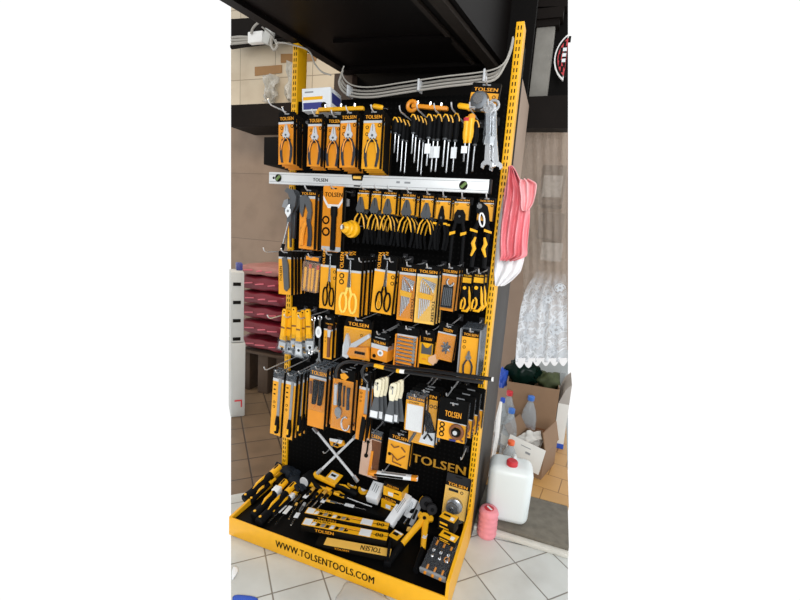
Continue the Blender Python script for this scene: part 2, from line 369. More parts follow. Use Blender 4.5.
# added unseen floor, wall and ceiling behind the camera, shutting out ambient light
M['blockdark'] = mat('block_dark', '4A4540', .8, 0, .1, 4)
struct(MB().span(-3.2, 2.6, -3.9, -1.62, -.02, 0, 'floor'), 'floor_light_block')
struct(MB().span(-3.2, 2.6, -3.95, -3.9, 0, 3.0, 'blockdark'), 'wall_light_block')
struct(MB().span(-3.2, 2.6, -3.95, -1.62, 3.0, 3.06, 'blockdark'), 'ceiling_light_block')
# ------------------------------------------------------------------ goods: builders of the parts
def hook(x, z, ytip, label, r=.0028, m='hook', y0=.012):
    mb = MB()
    mb.tube([(0, y0, .004), (0, y0-.03, .0), (0, ytip+.01, 0), (0, ytip-.004, .006), (0, ytip-.012, .018)], r, m, 6)
    mb.box((0, y0-.004, 0), (.022, .006, .03), 'dark', None, .001)
    o = mb.build('peg_hook'); o.location = (x, 0, z)
    return tag(o, label, 'hook', 'peg hooks of the display stand')
class Card:                                    # a carton or blister card seen at depth Y; body = coloured field in pixels
    def __init__(s, label, body, Y, top=None, col='card', cat='tool card', name='tool_card', group=None, hook_label=None, text='TOLSEN', tcol='brand', hdr='black',
                 yaw=0., tilt=0., icons=(), stripe=True, vtext=False, arch=False, thick=.0016, tw=.82, edge=True):
        x0, y0, x1, y1 = body; cx, cy = (x0+x1)/2, (y0+y1)/2
        a, b = P(x0, cy, Y), P(x1, cy, Y); t, u = P(cx, y0, Y), P(cx, y1, Y)
        s.w = w_ = abs(b.x-a.x); s.h = h_ = t.z-u.z; s.Y = Y
        s.hd = hd = (P(cx, top, Y).z-t.z) if top is not None else h_*.18
        s.x = (a.x+b.x)/2; s.z = t.z+hd
        s.root = thing(name, label, cat, (s.x, Y, s.z), (0, tilt, yaw), group)
        mb = MB()
        if hd > .003:
            if arch:
                mb.prism([(-w_/2, -hd)]+[(-w_/2*math.cos(k*PI/10), -hd+hd*min(1, 1.6*math.sin(k*PI/10))) for k in range(11)]+[(w_/2, -hd)], 0, thick, hdr)
            else:
                mb.prism([(-w_/2, -hd), (-w_/2, -.004), (-w_/2+.004, 0), (w_/2-.004, 0), (w_/2, -.004), (w_/2, -hd)], 0, thick, hdr)
            mb.prism([(-w_*.14, -hd*.16-.004), (-w_*.14, -hd*.16+.001), (w_*.14, -hd*.16+.001), (w_*.14, -hd*.16-.004)], -.0005, .0005, 'ink' if hdr != 'black' else 'grey')
            if text and not vtext: mb.text(text, (0, -hd*.66), w_*tw, tcol, min(hd*.34, w_*.2))
        mb.span(-w_/2, w_/2, 0, thick, -hd-h_, -hd, col)
        if stripe: mb.span(-w_/2, w_/2, -.0006, 0, -hd-h_*.05, -hd, 'silver')
        if vtext: mb.text(text, (0, 0), min(h_*.4, hd*2.2), tcol, w_*.14, X=Matrix.Translation((-w_*.32, 0, -hd*.45))@Matrix.Rotation(-PI/2, 4, 'Y'))
        for (iu, iv, k) in icons:
            mb.disc(s.p(iu, iv), w_*.075*k, -.0007, 0, 'ink', 12); mb.disc(s.p(iu, iv), w_*.045*k, -.001, 0, col, 10)
        if edge: mb.span(w_/2-.0008, w_/2+.0014, -.011, thick+.004, -hd-h_, -.004, 'ink')
        mb.build('card_backing', s.root)
        if hook_label: hook(s.x+.001, s.z-hd*.2, Y-.022, hook_label)
    def p(s, u, v): return ((u-.5)*s.w, -s.hd-v*s.h)
    def q(s, u, v, y=-.006): a = s.p(u, v); return (a[0], y, a[1])
    def shape(s, name, pts, m, y0=-.006, y1=-.002, child=True, parent=None):
        mb = MB().prism([s.p(*a) for a in pts], y0, y1, m); return mb.build(name, parent or s.root)
    def tube(s, name, pts, r, m, y=-.007, n=7, parent=None):
        return MB().tube([s.q(a, b, y) for a, b in pts], r, m, n).build(name, parent or s.root)
    def blister(s, u0, v0, u1, v1, d=.018, m='clear'):
        a, b = s.p(u0, v1), s.p(u1, v0); k = .12*min(b[0]-a[0], b[1]-a[1])
        mb = MB(); o = [(a[0], a[1]), (b[0], a[1]), (b[0], b[1]), (a[0], b[1])]; i = [(a[0]+k, a[1]+k), (b[0]-k, a[1]+k), (b[0]-k, b[1]-k), (a[0]+k, b[1]-k)]
        mb.add([(x, -.001, z) for x, z in o]+[(x, -d, z) for x, z in i], [(4, 5, 6, 7)]+[(j, (j+1) % 4, (j+1) % 4+4, j+4) for j in range(4)], m)
        return mb.build('blister', s.root)
    def behind(s, n, labels, dx=.0, dy=.026, dz=0, yaw=0):
        out = []
        for k in range(n):
            out.append(dup(s.root, (dx*(k+1)+random.uniform(-.002, .002), dy*(k+1), dz*(k+1)), labels[k] if not isinstance(labels, str) else labels % ORD[k],
                           (0, s.root.rotation_euler.y+random.uniform(-.015, .015), s.root.rotation_euler.z+yaw+random.uniform(-.03, .03))))
        return out
def pliers(root, x, z, L, y=-.008, head='steel', grip='navy', inlay='yellow', spread=1., jaw=1., th=.006, slip=False):
    k = L
    def c(px, pz): return (x+px*k*spread, z-pz*k)
    mb = MB(); j = [(-.018*jaw, 0), (.018*jaw, 0), (.045*jaw, .10), (.055*jaw, .18), (.09, .25), (.085, .29), (.045, .36), (-.045, .36), (-.085, .29), (-.09, .25), (-.055*jaw, .18), (-.045*jaw, .10)]
    mb.prism([c(*a) for a in j], y-th/2, y+th/2, head); mb.disc(c(0, .27), .028*k, y-th/2-.002, y, 'gunmetal', 10)
    mb.span(x-.004*k, x+.004*k, y-th/2-.0006, y, z-.17*k, z, 'ink')
    mb.build('jaws', root)
    for sgn in (-1, 1):
        pts = [(.02, .33), (.09, .45), (.135, .60), (.13, .80), (.10, 1.0)]
        g = MB().tube([(c(sgn*a, b)[0], y, c(sgn*a, b)[1]) for a, b in pts], [.028*k, .034*k, .038*k, .037*k, .030*k], grip, 7).build('handle', root)
        if inlay:
            pts = [(.03, .36), (.085, .46), (.105, .58), (.12, .68)]
            MB().tube([(c(sgn*a, b)[0], y-.030*k, c(sgn*a, b)[1]) for a, b in pts], [.014*k, .018*k, .019*k, .008*k], inlay, 6).build('grip_inlay', g)
def scissors(c, u, v0, v1, grip, m='steel'):
    c.shape('blade', [(u-.015, v0), (u+.03, v0+.02), (u+.07, v0+.5*(v1-v0)), (u-.08, v0+.55*(v1-v0))], m, -.006, -.003)
    c.shape('blade', [(u+.01, v0+.01), (u+.05, v0+.28*(v1-v0)), (u+.06, v0+.56*(v1-v0)), (u-.06, v0+.5*(v1-v0))], 'chrome', -.008, -.006)
    h = v1-v0
    for sg in (-1, 1):
        cu, cv = u+sg*.19, v0+.79*h; a, b = .135, .18*h
        mb = MB().tube([c.q(cu+a*math.cos(t), cv+b*math.sin(t), -.008) for t in [2*PI*k/14 for k in range(14)]], .045*c.w, grip, 7, closed=True)
        mb.tube([c.q(cu-sg*.08, cv-b*.9, -.008), c.q(u+sg*.04, v0+.5*h, -.008)], .05*c.w, grip, 7); mb.build('finger_loop', c.root)
    MB().disc(c.p(u, v0+.52*h), .035*c.w, -.011, -.006, 'chrome' if grip != 'black' else 'yellow', 10).build('pivot_screw', c.root)
def lathe_at(name, root, prof, m, A, axis, n=12, parent=None):
    X = Matrix.Translation(A) @ Vector(axis).to_track_quat('Z', 'Y').to_matrix().to_4x4()
    return MB().lathe(prof, m, X, n).build(name, parent or root)
PG = 'plier cards on the top hooks'
# ------------------------------------------------------------------ row one: plier cards
row1 = [((278, 122, 294.5, 164.5), 112, 3, 'orange', 'leftmost plier card of the top row, grey jaws on orange card beside the left upright'),
        ((307.5, 124, 322.5, 166.5), 114, 2, 'orange', 'second plier card from the left in the top row, below the white and blue carton'),
        ((327, 124.5, 340.5, 168), 115, 1, 'orange', 'third plier card from the left in the top row, half overlapped by its right neighbour'),
        ((339.5, 120.5, 356.5, 167.5), 111, 3, 'orange', 'fourth plier card from the left in the top row, overlapping the narrow card beside it'),
        ((362.5, 120.5, 382, 169), 110, 4, 'card', 'rightmost plier card of the top row, pliers with blue handles beside the screwdrivers')]
where = ['beside the left upright', 'below the white blue carton', 'left of the top row middle', 'in the top row middle', 'next to the screwdrivers']
for i, (b, t, n, c, lab) in enumerate(row1):
    cd_ = Card(lab, b, -.215 if i != 2 else -.20, t, c, group=PG, icons=((.2, .14, 1.1), (.2, .28, 1.1), (.82, .1, 1.2)),
               hook_label='peg hook of the top row holding the plier cards %s' % where[i], tilt=.02*(i % 3-1))
    pliers(cd_.root, .004, cd_.p(.5, .08)[1], cd_.h*.88, -.010, 'silver', 'navy', 'orange' if c == 'orange' else 'yellow', 1.25)
    MB().box((0, -.004, cd_.p(.5, .42)[1]), (cd_.w*.5, .006, .008), 'dark').build('cable_tie', cd_.root)
    cd_.behind(n, 'plier card, %s behind the front card '+where[i], .0, .024, -.004)
# ------------------------------------------------------------------ screwdrivers hanging beside them
def screwdriver(label, x, yt, yh, yb, Y, style='black', tagged=False, lean=0., group='screwdrivers on the top hooks', cat='screwdriver', r=.0125, name='screwdriver'):
    A, B, C_ = P(x, yt, Y), P(x, yh, Y), P(x, yb, Y)
    o = thing(name, label, cat, (A.x, Y, A.z), (0, lean, 0), group); H = A.z-B.z; T = B.z-C_.z
    body = {'black': 'rubber', 'clear': 'yellow'}[style]
    h = MB().lathe([(r*.55, 0), (r*.95, -.006), (r, -.02), (r*.85, -H*.4), (r, -H*.6), (r*.9, -H*.8), (r*.55, -H*.92), (r*.62, -H)], body, None, 12)
    h = h.build('handle', o)
    if style == 'black':
        mb = MB()
        mb.tube([(-r*.8, -r*.5, -.012), (-r*.3, -r*.9, -.004), (r*.3, -r*.9, -.006), (r*.8, -r*.6, -.02), (r*.9, -r*.5, -H*.3)], .0028, 'yellow', 6); mb.build('grip_inlay', h)
        MB().lathe([(r*.66, -H*.93), (r*.66, -H)], 'gunmetal', None, 10).build('collar', h)
    else:
        MB().lathe([(r*1.04, -.004), (r*1.06, -.016)], 'red' if tagged else 'orange', None, 10).build('end_cap', h)
    MB().lathe([(.0032, -H), (.0032, -H-T*.93), (.0042, -H-T*.96), (.0015, -H-T)], 'steel', None, 8).build('blade', o)
    if tagged: MB().span(-.011, .011, -.006, -.0045, -H-T*.55, -H-T*.18, 'paper').build('price_tag', o)
    return o
sd = [(396.5, 117, 134, 153, -.20, 0), (400, 117, 136, 162, -.17, 0), (404, 119, 141, 172, -.14, 0), (408, 120, 142, 174, -.10, 0),
      (414.5, 114, 134, 154, -.20, 0), (417.5, 115, 137, 163, -.17, 0), (421.5, 116, 140, 172, -.13, 0), (425, 118, 142, 176, -.10, 0),
      (430.5, 114, 139, 166, -.20, 1), (435.5, 115, 141, 172, -.15, 1), (440, 114, 141, 172, -.17, 1),
      (447, 114, 140, 167, -.20, 0), (451, 115, 142, 173, -.17, 0), (457.5, 113, 142, 172, -.14, 1)]
for i, (x, a, b, c, Y, tg) in enumerate(sd):
    g = 0 if i < 4 else 1 if i < 8 else 2 if i < 11 else 3
    lab = '%s black screwdriver with yellow inlay in the %s hanging bunch from the left' % (ORD[i-(0, 4, 8, 11)[g]], ORD[g])
    screwdriver(lab, x, a, b, c, Y, 'black', bool(tg))
screwdriver('clear yellow handled screwdriver with red top hanging beside the wrenches', 467.5, 117, 143, 162, -.20, 'clear', True)
screwdriver('clear yellow handled screwdriver with long chrome blade, second beside the wrenches', 472, 114, 143, 174, -.20, 'clear')
screwdriver('black handled screwdriver with yellow loop nearest the chrome wrenches', 477, 120, 146, 172, -.12, 'black')
for k, (x, y) in enumerate(((402, 113), (419, 111), (436, 111), (453, 110), (471, 110), (489, 107))):
    a = P(x, y, -.19); hook(a.x, a.z, -.21, 'peg hook carrying the %s' % ('first bunch of screwdrivers', 'second bunch of screwdrivers', 'tagged screwdrivers', 'fourth bunch of screwdrivers',
                            'yellow handled screwdrivers', 'chrome wrenches')[k])
# things lying on top of the hooks
def yellow_bar(label, a, b, Y, col='yellow', r=.008, ring=True, name='yellow_hand_saw'):
    A, B = P(*a, Y), P(*b, Y-.0); o, L = spanroot(name, label, 'hand tool', A, B)
    MB().box((0, 0, 0), (L, .02, .016), col, None, .004).build('frame', o)
    MB().tube([(-L/2, 0, 0), (-L/2-.008, 0, -.012), (-L/2+.004, 0, -.028)] if ring else [(-L/2+.018*math.cos(t), 0, .018*math.sin(t)) for t in [k*PI/6 for k in range(12)]], .008, col, 8, closed=not ring).build('grip', o)
    for s_ in (-.35, 0, .3): MB().lathe([(.005, 0), (.005, .012)], 'chrome', Matrix.Translation((s_*L, 0, .008)), 8).build('rivet', o)
yellow_bar('yellow bar shaped saw frame lying across the hooks above the plier cards', (319, 110), (364, 108.5), -.16)
yellow_bar('orange bar with round ring end lying across the hooks above the screwdrivers', (412, 106), (448, 109), -.12, 'orange', ring=False)
for lab, a, b, Y in (('short yellow handled driver with chrome shank lying left of the screwdrivers', (373, 106), (388, 109), -.20), ('yellow handled driver lying above the clear screwdrivers', (458, 105.5), (475, 108), -.21)):
    o, L = spanroot('yellow_driver', lab, 'hand tool', P(*a, Y), P(*b, Y))
    lathe_at('handle', o, [(.006, 0), (.010, .006), (.010, L*.6), (.005, L*.68)], 'yellow', (-L/2, 0, 0), (1, 0, 0)); lathe_at('shank', o, [(.004, 0), (.004, L*.36)], 'chrome', (L*.16, 0, 0), (1, 0, 0))
# white and blue carton above the cards
a, b = P(304, 88.5, -.14), P(330, 110, -.14); w_, h_ = b.x-a.x, a.z-b.z
o = thing('white_blue_carton', 'white and blue carton with yellow stripe standing above the plier cards', 'carton', ((a.x+b.x)/2, -.14, b.z), (0, -.06, .12))
MB().box((0, .06, h_/2), (w_, .12, h_), 'paper', None, .001).build('carton', o)
MB().span(-w_*.46, w_*.2, -.001, 0, h_*.06, h_*.36, 'indigo').span(-w_*.46, w_*.22, -.001, 0, h_*.48, h_*.62, 'yellow').disc((w_*.26, h_*.22), h_*.14, -.0012, 0, 'ink').span(-w_*.4, -w_*.1, -.001, 0, h_*.8, h_*.86, 'grey').build('printed_front', o)
MB().add([(w_/2+.0008, y, z) for y, z in ((.01, .03), (.11, .03), (.11, h_*.8), (.01, h_*.8))], [(0, 1, 2, 3)], 'indigo').build('printed_side', o)
# tilted card at the right end of the top row
c = Card('dark tilted card with round tape reel hanging in the upper right corner by the upright', (471, 93, 500, 112), -.15, 83, 'card', tilt=.10, stripe=False, icons=((.82, .2, .8),),
         name='reel_card', hook_label='peg hook at the upper right corner holding the tilted reel card')
lathe_at('reel', c.root, [(.034, 0), (.036, .012), (.03, .03), (.014, .032)], 'gunmetal', c.q(.38, .5, 0), (0, -1, 0), 18)
lathe_at('lens_ring', c.root, [(.020, 0), (.018, .006)], 'chrome', c.q(.36, .45, -.030), (0, -1, 0), 16)
MB().box(c.q(.6, .8, -.012), (.08, .02, .025), 'silver', None, .004).build('bracket', c.root)
def wrench(label, xt, yt, xb, yb, Y, tag_=False):
    A, B = P(xt, yt, Y), P(xb, yb, Y); o = thing('combination_wrench', label, 'wrench', A, (0, 0, 0), 'combination wrenches by the right upright'); d = B-A; L = d.length
    o.rotation_euler = (0, math.atan2(-d.x, -d.z), 0)
    s_ = L*.075
    MB().prism([(-s_*.55, -.02), (s_*.55, -.02), (s_*.42, -L*.5), (s_*.6, -L*.86), (-s_*.6, -L*.86), (-s_*.42, -L*.5)], -.004, .004, 'wrench').build('shank', o)
    MB().tube([(s_*math.cos(t), 0, -.012+s_*math.sin(t)) for t in [k*PI/7 for k in range(14)]], .005, 'wrench', 7, closed=True).build('ring_end', o)
    j = [(-.5, 0), (-1.25, -.8), (-1.3, -1.9), (-.75, -2.3), (-.62, -1.5), (0, -1.15), (.62, -1.5), (.8, -2.2), (1.3, -1.8), (1.25, -.8), (.5, 0)]
    MB().prism([(a*s_, -L*.86+b*s_*.8) for a, b in j], -.006, .006, 'wrench').build('open_jaw', o)
    if tag_: MB().box((.014, -.006, -L*.55), (.034, .001, .03), 'paper', Matrix.Rotation(.25, 4, 'Y')).build('paper_tag', o)
    return o
wrench('front chrome combination wrench hanging at the upper right, jaw pointing left', 489, 104, 487, 169, -.19)
wrench('chrome combination wrench with paper tag hanging closest to the right upright', 493.5, 102, 496, 171, -.16, True)
wrench('rear chrome combination wrench half hidden between the two front wrenches', 491, 103, 491, 164, -.13)
a, b = P(485.5, 113, -.215), P(494.5, 143, -.215)
o = MB().span(a.x, b.x, -.219, -.215, b.z, a.z, 'clear', .001).build('plastic_sleeve'); tag(o, 'clear plastic sleeve around the chrome wrenches at the upper right', 'sleeve')
# ------------------------------------------------------------------ spirit level across the rack
A, B = P(270.5, 178, -.15), P(491.5, 186.8, -.15)
o, L = spanroot('spirit_level', 'long silver spirit level lying across the second row of hooks', 'spirit level', A, B)
mb = MB().box((0, 0, 0), (L, .022, .050), 'alu', None, .0015)
mb.span(-L/2+.004, L/2-.004, -.0116, -.011, .015, .0165, 'grey').span(-L/2+.004, L/2-.004, -.0116, -.011, -.0165, -.015, 'grey')
mb.text('TOLSEN', (-.5*L+.268*L, -.001), .072, 'ink', .014, -.0118); mb.disc((-L*.474, 0), .0055, -.0118, -.011, 'ink', 12)
mb.span(-.5*L+.43*L, -.5*L+.46*L, -.0118, -.011, -.022, -.017, 'ink').span(L*.12, L*.135, -.0118, -.011, -.002, .006, 'grey').span(L*.155, L*.18, -.0118, -.011, -.002, .005, 'grey')
mb.build('bar', o)
for px, col in ((-.449, 'ink'), (.395, 'ink')):
    v = MB().disc((px*L, 0), .0165, -.0125, -.011, col, 20).build('vial_ring', o)
    lathe_at('vial', o, [(.006, 0), (.006, .026)], 'vialgreen', (px*L-.009*(1 if px < 0 else .9), -.0118, -.008), (.6, 0, .6), 10, v)
v = MB().prism([(-.5*L+.445*L-.028, .026), (-.5*L+.445*L+.028, .026), (-.5*L+.445*L+.022, .002), (-.5*L+.445*L-.022, .002)], -.0125, .0115, 'ink').build('vial_window', o)
lathe_at('vial', o, [(.006, 0), (.006, .034)], 'pale', (-.5*L+.445*L-.017, -.0125, .014), (1, 0, 0), 10, v)
MB().box((L/2-.004, -.0005, 0), (.0085, .024, .051), 'dark', None, .001).build('end_cap', o)
# ------------------------------------------------------------------ row two
def hooked(px, py, Y, label): a = P(px, py, Y); hook(a.x, a.z, Y-.02, label)
# adjustable wrenches at the far left
def adj_wrench(label, xt, yt, xb, yb, Y, grip=None):
    A, B = P(xt, yt, Y), P(xb, yb, Y); d = B-A; L = d.length
    o = thing('adjustable_wrench', label, 'wrench', A, (0, math.atan2(-d.x, -d.z), 0), 'grey wrenches at the left end of the second row')
    s_ = L*.11
    MB().prism([(a*s_, b*s_) for a, b in [(-.4, .3), (.7, 0), (1.3, -1), (1.1, -2.4), (.5, -3.6), (.35, -3.8), (.4, -8.8), (-.4, -8.8), (-.35, -3.8), (-.9, -3.2), (-.6, -1.9), (.1, -1.5), (-.2, -.6), (-.9, -.2)]], -.006, .006, 'gunmetal').build('body', o)
    MB().prism([(a*s_, b*s_) for a, b in [(-.9, -1.6), (-.1, -1.3), (-.3, -2.9), (-1.3, -2.6)]], -.007, .005, 'steel').build('moving_jaw', o)
    lathe_at('thumb_screw', o, [(.006, 0), (.006, .016)], 'steel', (.1*s_, -.008, -2.2*s_), (0, 0, -1), 10)
    if grip: MB().tube([(0, 0, -5*s_), (0, 0, -8.9*s_)], [.008, .010], grip, 8, None, .8).build('grip', o)
    return o
adj_wrench('grey adjustable wrench with yellow grip hanging at the far left of the second row', 290, 190, 289, 249, -.19, 'yellow')
adj_wrench('plain grey adjustable wrench hanging left of the orange pipe plier card', 296, 191, 293, 240, -.17)
a = P(288, 211, -.215)
o = thing('round_tag', 'white lozenge paper tag hanging on the grey wrench at far left', 'tag', a)
MB().prism([(0, .026), (.014, .006), (.014, -.008), (0, -.028), (-.014, -.008), (-.014, .006)], -.001, 0, 'paper').disc((0, .0), .006, -.0015, 0, 'grey').build('tag', o)
o, L = spanroot('long_file_blade', 'thin steel rod hanging slanted below the white lozenge tag', 'tool', P(289, 222, -.20), P(282, 250, -.20)); MB().tube([(-L/2, 0, 0), (L/2, 0, 0)], .0045, 'chrome', 8).build('rod', o); MB().tube([(L*.28, 0, 0), (L*.5, 0, 0)], .008, 'rubber', 8).build('tip_sleeve', o)
c = Card('orange card with grey bent nose pipe pliers in the second row', (299.5, 196, 316, 249), -.20, 189, 'orange', icons=((.15, .3, 1),), hook_label='peg hook in the second row holding the pipe plier cards')
c.shape('jaws', [(.1, .02), (.45, -.02), (.75, .12), (.82, .3), (.74, .5), (.5, .48), (.58, .3), (.4, .14), (.25, .4), (.1, .3)], 'gunmetal', -.014, -.003)
c.tube('handle', [(.60, .44), (.72, .58), (.76, .75), (.72, .94)], .010, 'navy', -.012); c.tube('handle', [(.58, .44), (.36, .58), (.28, .75), (.26, .93)], .010, 'orange', -.012)
MB().box(c.q(.28, .66), (.016, .012, .03), 'ink').build('cable_tie', c.root)
c.behind(2, 'pipe plier card, %s behind the front one in the second row', .0, .03, -.004)
c = Card('tall flashlight blister with black torch, orange arch and white rim', (322, 199, 343, 252), -.17, 186, 'orange', hdr='orange', tcol='ink', text='TOLSEN', stripe=False, icons=((.18, .40, 2.4), (.2, .62, 2.6)), hook_label='peg hook in the second row holding the flashlight blister')
mb = MB(); w_, h_ = c.w, c.h
mb.tube([(-w_*.56, .0, -c.hd*.4), (-w_*.56, 0, -c.hd-h_*.96), (-w_*.3, 0, -c.hd-h_*1.02), (w_*.3, 0, -c.hd-h_*1.02), (w_*.56, 0, -c.hd-h_*.96), (w_*.56, 0, -c.hd*.4)], .004, 'ink', 6); mb.build('rim', c.root)
c.shape('white_band', [(.02, -.06), (.25, .10), (.75, .10), (.98, -.06), (.98, .02), (.75, .17), (.25, .17), (.02, .02)], 'white', -.001, 0); c.shape('white_foot', [(.02, .9), (.98, .9), (.98, .99), (.02, .99)], 'silver', -.001, 0)
lathe_at('torch', c.root, [(.013, 0), (.0145, .006), (.0145, .035), (.0115, .045), (.0115, h_*.80), (.010, h_*.82)], 'rubber', c.q(.63, .14, -.014), (0, 0, -1), 14)
MB().span(-.004, .004, -.002, 0, -.0, .02, 'grey', ).build('side_strip', c.root).location = c.q(.63, .3, -.024)
# yellow funnel shaped nozzle pointing at the camera
a = P(345, 228, -.20); o = thing('yellow_nozzle', 'yellow round stepped nozzle with chrome tip poking out of the second row', 'nozzle', a)
axis = (-.28, -1, .12)
lathe_at('body', o, [(.030, -.045), (.036, -.035), (.036, -.02), (.029, -.016), (.028, 0), (.024, .004), (.022, .018), (.011, .026)], 'yellow', (0.012, .0, 0), axis, 22)
lathe_at('tip', o, [(.010, .024), (.010, .034), (.006, .036)], 'chrome', (0.012, 0, 0), axis, 14)
hook(a.x+.015, a.z+.012, -.14, 'short peg hook behind the yellow stepped nozzle')
a, b = P(343, 197, .003), P(352, 206, .003)
o = thing('spare_bit_set', 'three small silver bits stuck on the black panel above the yellow nozzle', 'bit set', a)
for k in range(3): MB().span(k*.013, k*.013+.007, -.006, .008, -.045+k*.002, -.004*k, 'silver', .001).build('bit', o)
# plier row hanging from small cards
row2 = [((357.5, 193, 370, 209), 188, 362, 197, 243, 'mini', 'first mini combination plier from the left on its small card under the level'),
        ((371.5, 194, 382, 210), 189, 376, 198, 244, 'mini', 'second mini plier from the left, with narrow jaws, under the level'),
        ((382, 195, 397, 214), 190, 389, 199, 245, 'mini', 'third mini plier from the left, broad grey jaws, under the level'),
        ((401, 197.5, 416, 215), 191.5, 408, 200, 247, 'mini', 'fourth mini plier with long crossed yellow handles under the level'),
        ((421, 199, 434, 217), 193, 427.5, 203, 249, 'mini', 'fifth mini plier, last one with yellow edged handles, under the level'),
        ((436, 201, 451, 219), 195.5, 443, 206, 250, 'black', 'black long nose plier with two yellow dashes under the level'),
        ((454, 202, 470, 220), 197, 461, 210, 264, 'long', 'long handled black pincer hanging under the right half of the level'),
        ((477.5, 203, 494, 221), 197.5, 484.5, 204, 268, 'pump', 'large water pump plier with yellow and black grips under the level end')]
for i, (b, top, px, y0, y1, kind, lab) in enumerate(row2):
    Yc = -.135 if i < 7 else -.15
    c = Card(lab, b, Yc, top, 'card', cat='pliers', name='carded_pliers', group='pliers hanging under the spirit level', icons=((.15, .12, 1.2), (.85, .12, 1.2)), hook_label='peg hook below the level carrying the %s' % lab.split(' on its')[0].split(' under')[0].split(',')[0].split(' with ')[0].replace('hanging', '').strip())
    A, B = P(px, y0, Yc), P(px, y1, Yc); L = A.z-B.z; x = A.x-c.x; z = A.z-c.z
    if kind == 'mini': pliers(c.root, x, z, L, -.010, 'gunmetal', 'rubber', 'yellow', 1.15 if i < 3 else 1.3, 1.25)
    elif kind == 'black':
        pliers(c.root, x, z, L, -.010, 'rubber', 'rubber', None, .9, 1.2)
        MB().span(x-.028, x-.014, -.026, -.02, z-L*.42, z-L*.38, 'yellow').span(x+.014, x+.028, -.026, -.02, z-L*.42, z-L*.38, 'yellow').build('grip_ring', c.root)
    elif kind == 'long':
        mb = MB().prism([(x+a*L, z+b*L) for a, b in [(-.05, .0), (.05, 0), (.10, -.08), (.11, -.2), (.03, -.25), (-.03, -.25), (-.11, -.2), (-.10, -.08)]], -.016, -.004, 'rubber'); mb.disc((x, z-.12*L), .02*L, -.018, -.01, 'gunmetal'); mb.build('jaws', c.root)
        for s_ in (-1, 1):
            h = MB().tube([(x+s_*.06*L, -.010, z-.2*L), (x+s_*.105*L, -.010, z-.4*L), (x+s_*.115*L, -.010, z-L)], [.035*L, .033*L, .03*L], 'rubber', 8).build('handle', c.root)
            MB().prism([(x+s_*.105*L+a, z-.42*L+b_) for a, b_ in ((-.011, 0), (.011, .006), (.011, -.004), (-.011, -.012))], -.021, -.015, 'yellow').build('grip_ring', h)
    else:
        mb = MB().prism([(x+a*L, z+b*L) for a, b in [(-.12, 0), (-.02, .02), (.06, -.04), (.09, -.14), (.12, -.3), (.05, -.32), (.0, -.2), (-.10, -.14)]], -.016, -.004, 'rubber'); mb.disc((x-.06*L, z-.04*L), .04*L, -.018, -.01, 'chrome'); mb.build('upper_jaw', c.root)
        MB().tube([(x+(.0+.035*math.cos(t)-.04*math.sin(t)*.6)*L, -.02, z-(.25)*L+(.10*math.sin(t)+.02*math.cos(t))*L) for t in [k*PI/8 for k in range(16)]], .0035, 'white', 6, closed=True).build('lower_jaw_slot', c.root)
        for s_ in (-1, 1):
            h = MB().tube([(x+s_*.05*L, -.010, z-.26*L), (x+s_*.11*L, -.010, z-.42*L), (x+s_*.09*L, -.010, z-.6*L), (x+s_*.10*L, -.010, z-L)], [.035*L, .04*L, .045*L, .035*L], 'rubber', 8).build('handle', c.root)
            MB().prism([(x+s_*(.11*L)+a, z-.42*L+b_) for a, b_ in ((-.014, .008), (.014, .0), (.014, -.008), (-.014, -.002))], -.025, -.016, 'yellow').build('grip_ring', h)
            MB().tube([(x+s_*.07*L, -.024, z-.52*L), (x+s_*.10*L, -.026, z-.62*L), (x+s_*.07*L, -.026, z-.7*L), (x+s_*.115*L, -.022, z-.82*L)], [.004, .008, .008, .004], 'yellow', 6).build('grip_inlay', h)
    if kind in ('mini', 'black') :
        c.behind(2 if i in (1, 2, 3, 4) else 1, '%s behind the ' + lab.split(' on its')[0].split(' under')[0].split(',')[0].replace(' with long crossed yellow handles', ' with crossed handles'), .004, .035, -.003)
# ------------------------------------------------------------------ row three
c = Card('yellow card with dark folding saw at the left end of the third row', (278, 257, 292, 294.5), -.205, 251, 'card', icons=(), text='', hook_label='peg hook at the left end of the third row', tilt=-.03)
c.shape('saw_body', [(.35, .02), (.6, -.02), (.78, .2), (.84, .8), (.66, .9), (.5, .85), (.42, .4)], 'gunmetal', -.012, -.002); MB().text('TOLSEN', (0, 0), c.h*.4, 'ink', c.w*.16, X=Matrix.Translation(c.q(.16, .45, 0))@Matrix.Rotation(-PI/2, 4, 'Y')).build('printed_side', c.root)
c.behind(4, 'folding saw card, %s behind the front one at the left of the third row', .001, .026, -.001)
# bag of yellow pencils
a, b = P(304.5, 262, -.19), P(319, 293, -.19); w_, h_ = b.x-a.x, a.z-b.z
o = thing('pencil_pack', 'clear pinkish pack of yellow carpenter pencils left of the scissors', 'pencil pack', ((a.x+b.x)/2, -.19, a.z+.03), (0, .06, 0))
for k in range(4):
    x = -w_*.36+k*w_*.24
    q_ = MB().lathe([(.0058, -.035), (.0058, -.03-h_*.86), (.0015, -.03-h_*.98)], 'yellow', Matrix.Translation((x, (k % 2)*.006, -.004*(k % 2))), 6).build('pencil', o)
    MB().lathe([(.0062, -.034), (.0062, -.052)], 'red' if k % 2 else 'ink', Matrix.Translation((x, (k % 2)*.006, -.004*(k % 2))), 6).build('pencil_end', q_)
MB().span(-w_/2, w_/2, -.009, .012, -.03-h_, -.028, 'pencilbag', .002).build('bag', o); MB().span(-w_/2, w_/2, 0, .002, -.034, 0, 'clear').span(-w_*.4, w_*.4, -.0005, .001, -.02, -.004, 'orange').build('header', o)
hook(o.location.x, o.location.z-.006, -.215, 'peg hook holding the clear pack of pencils')
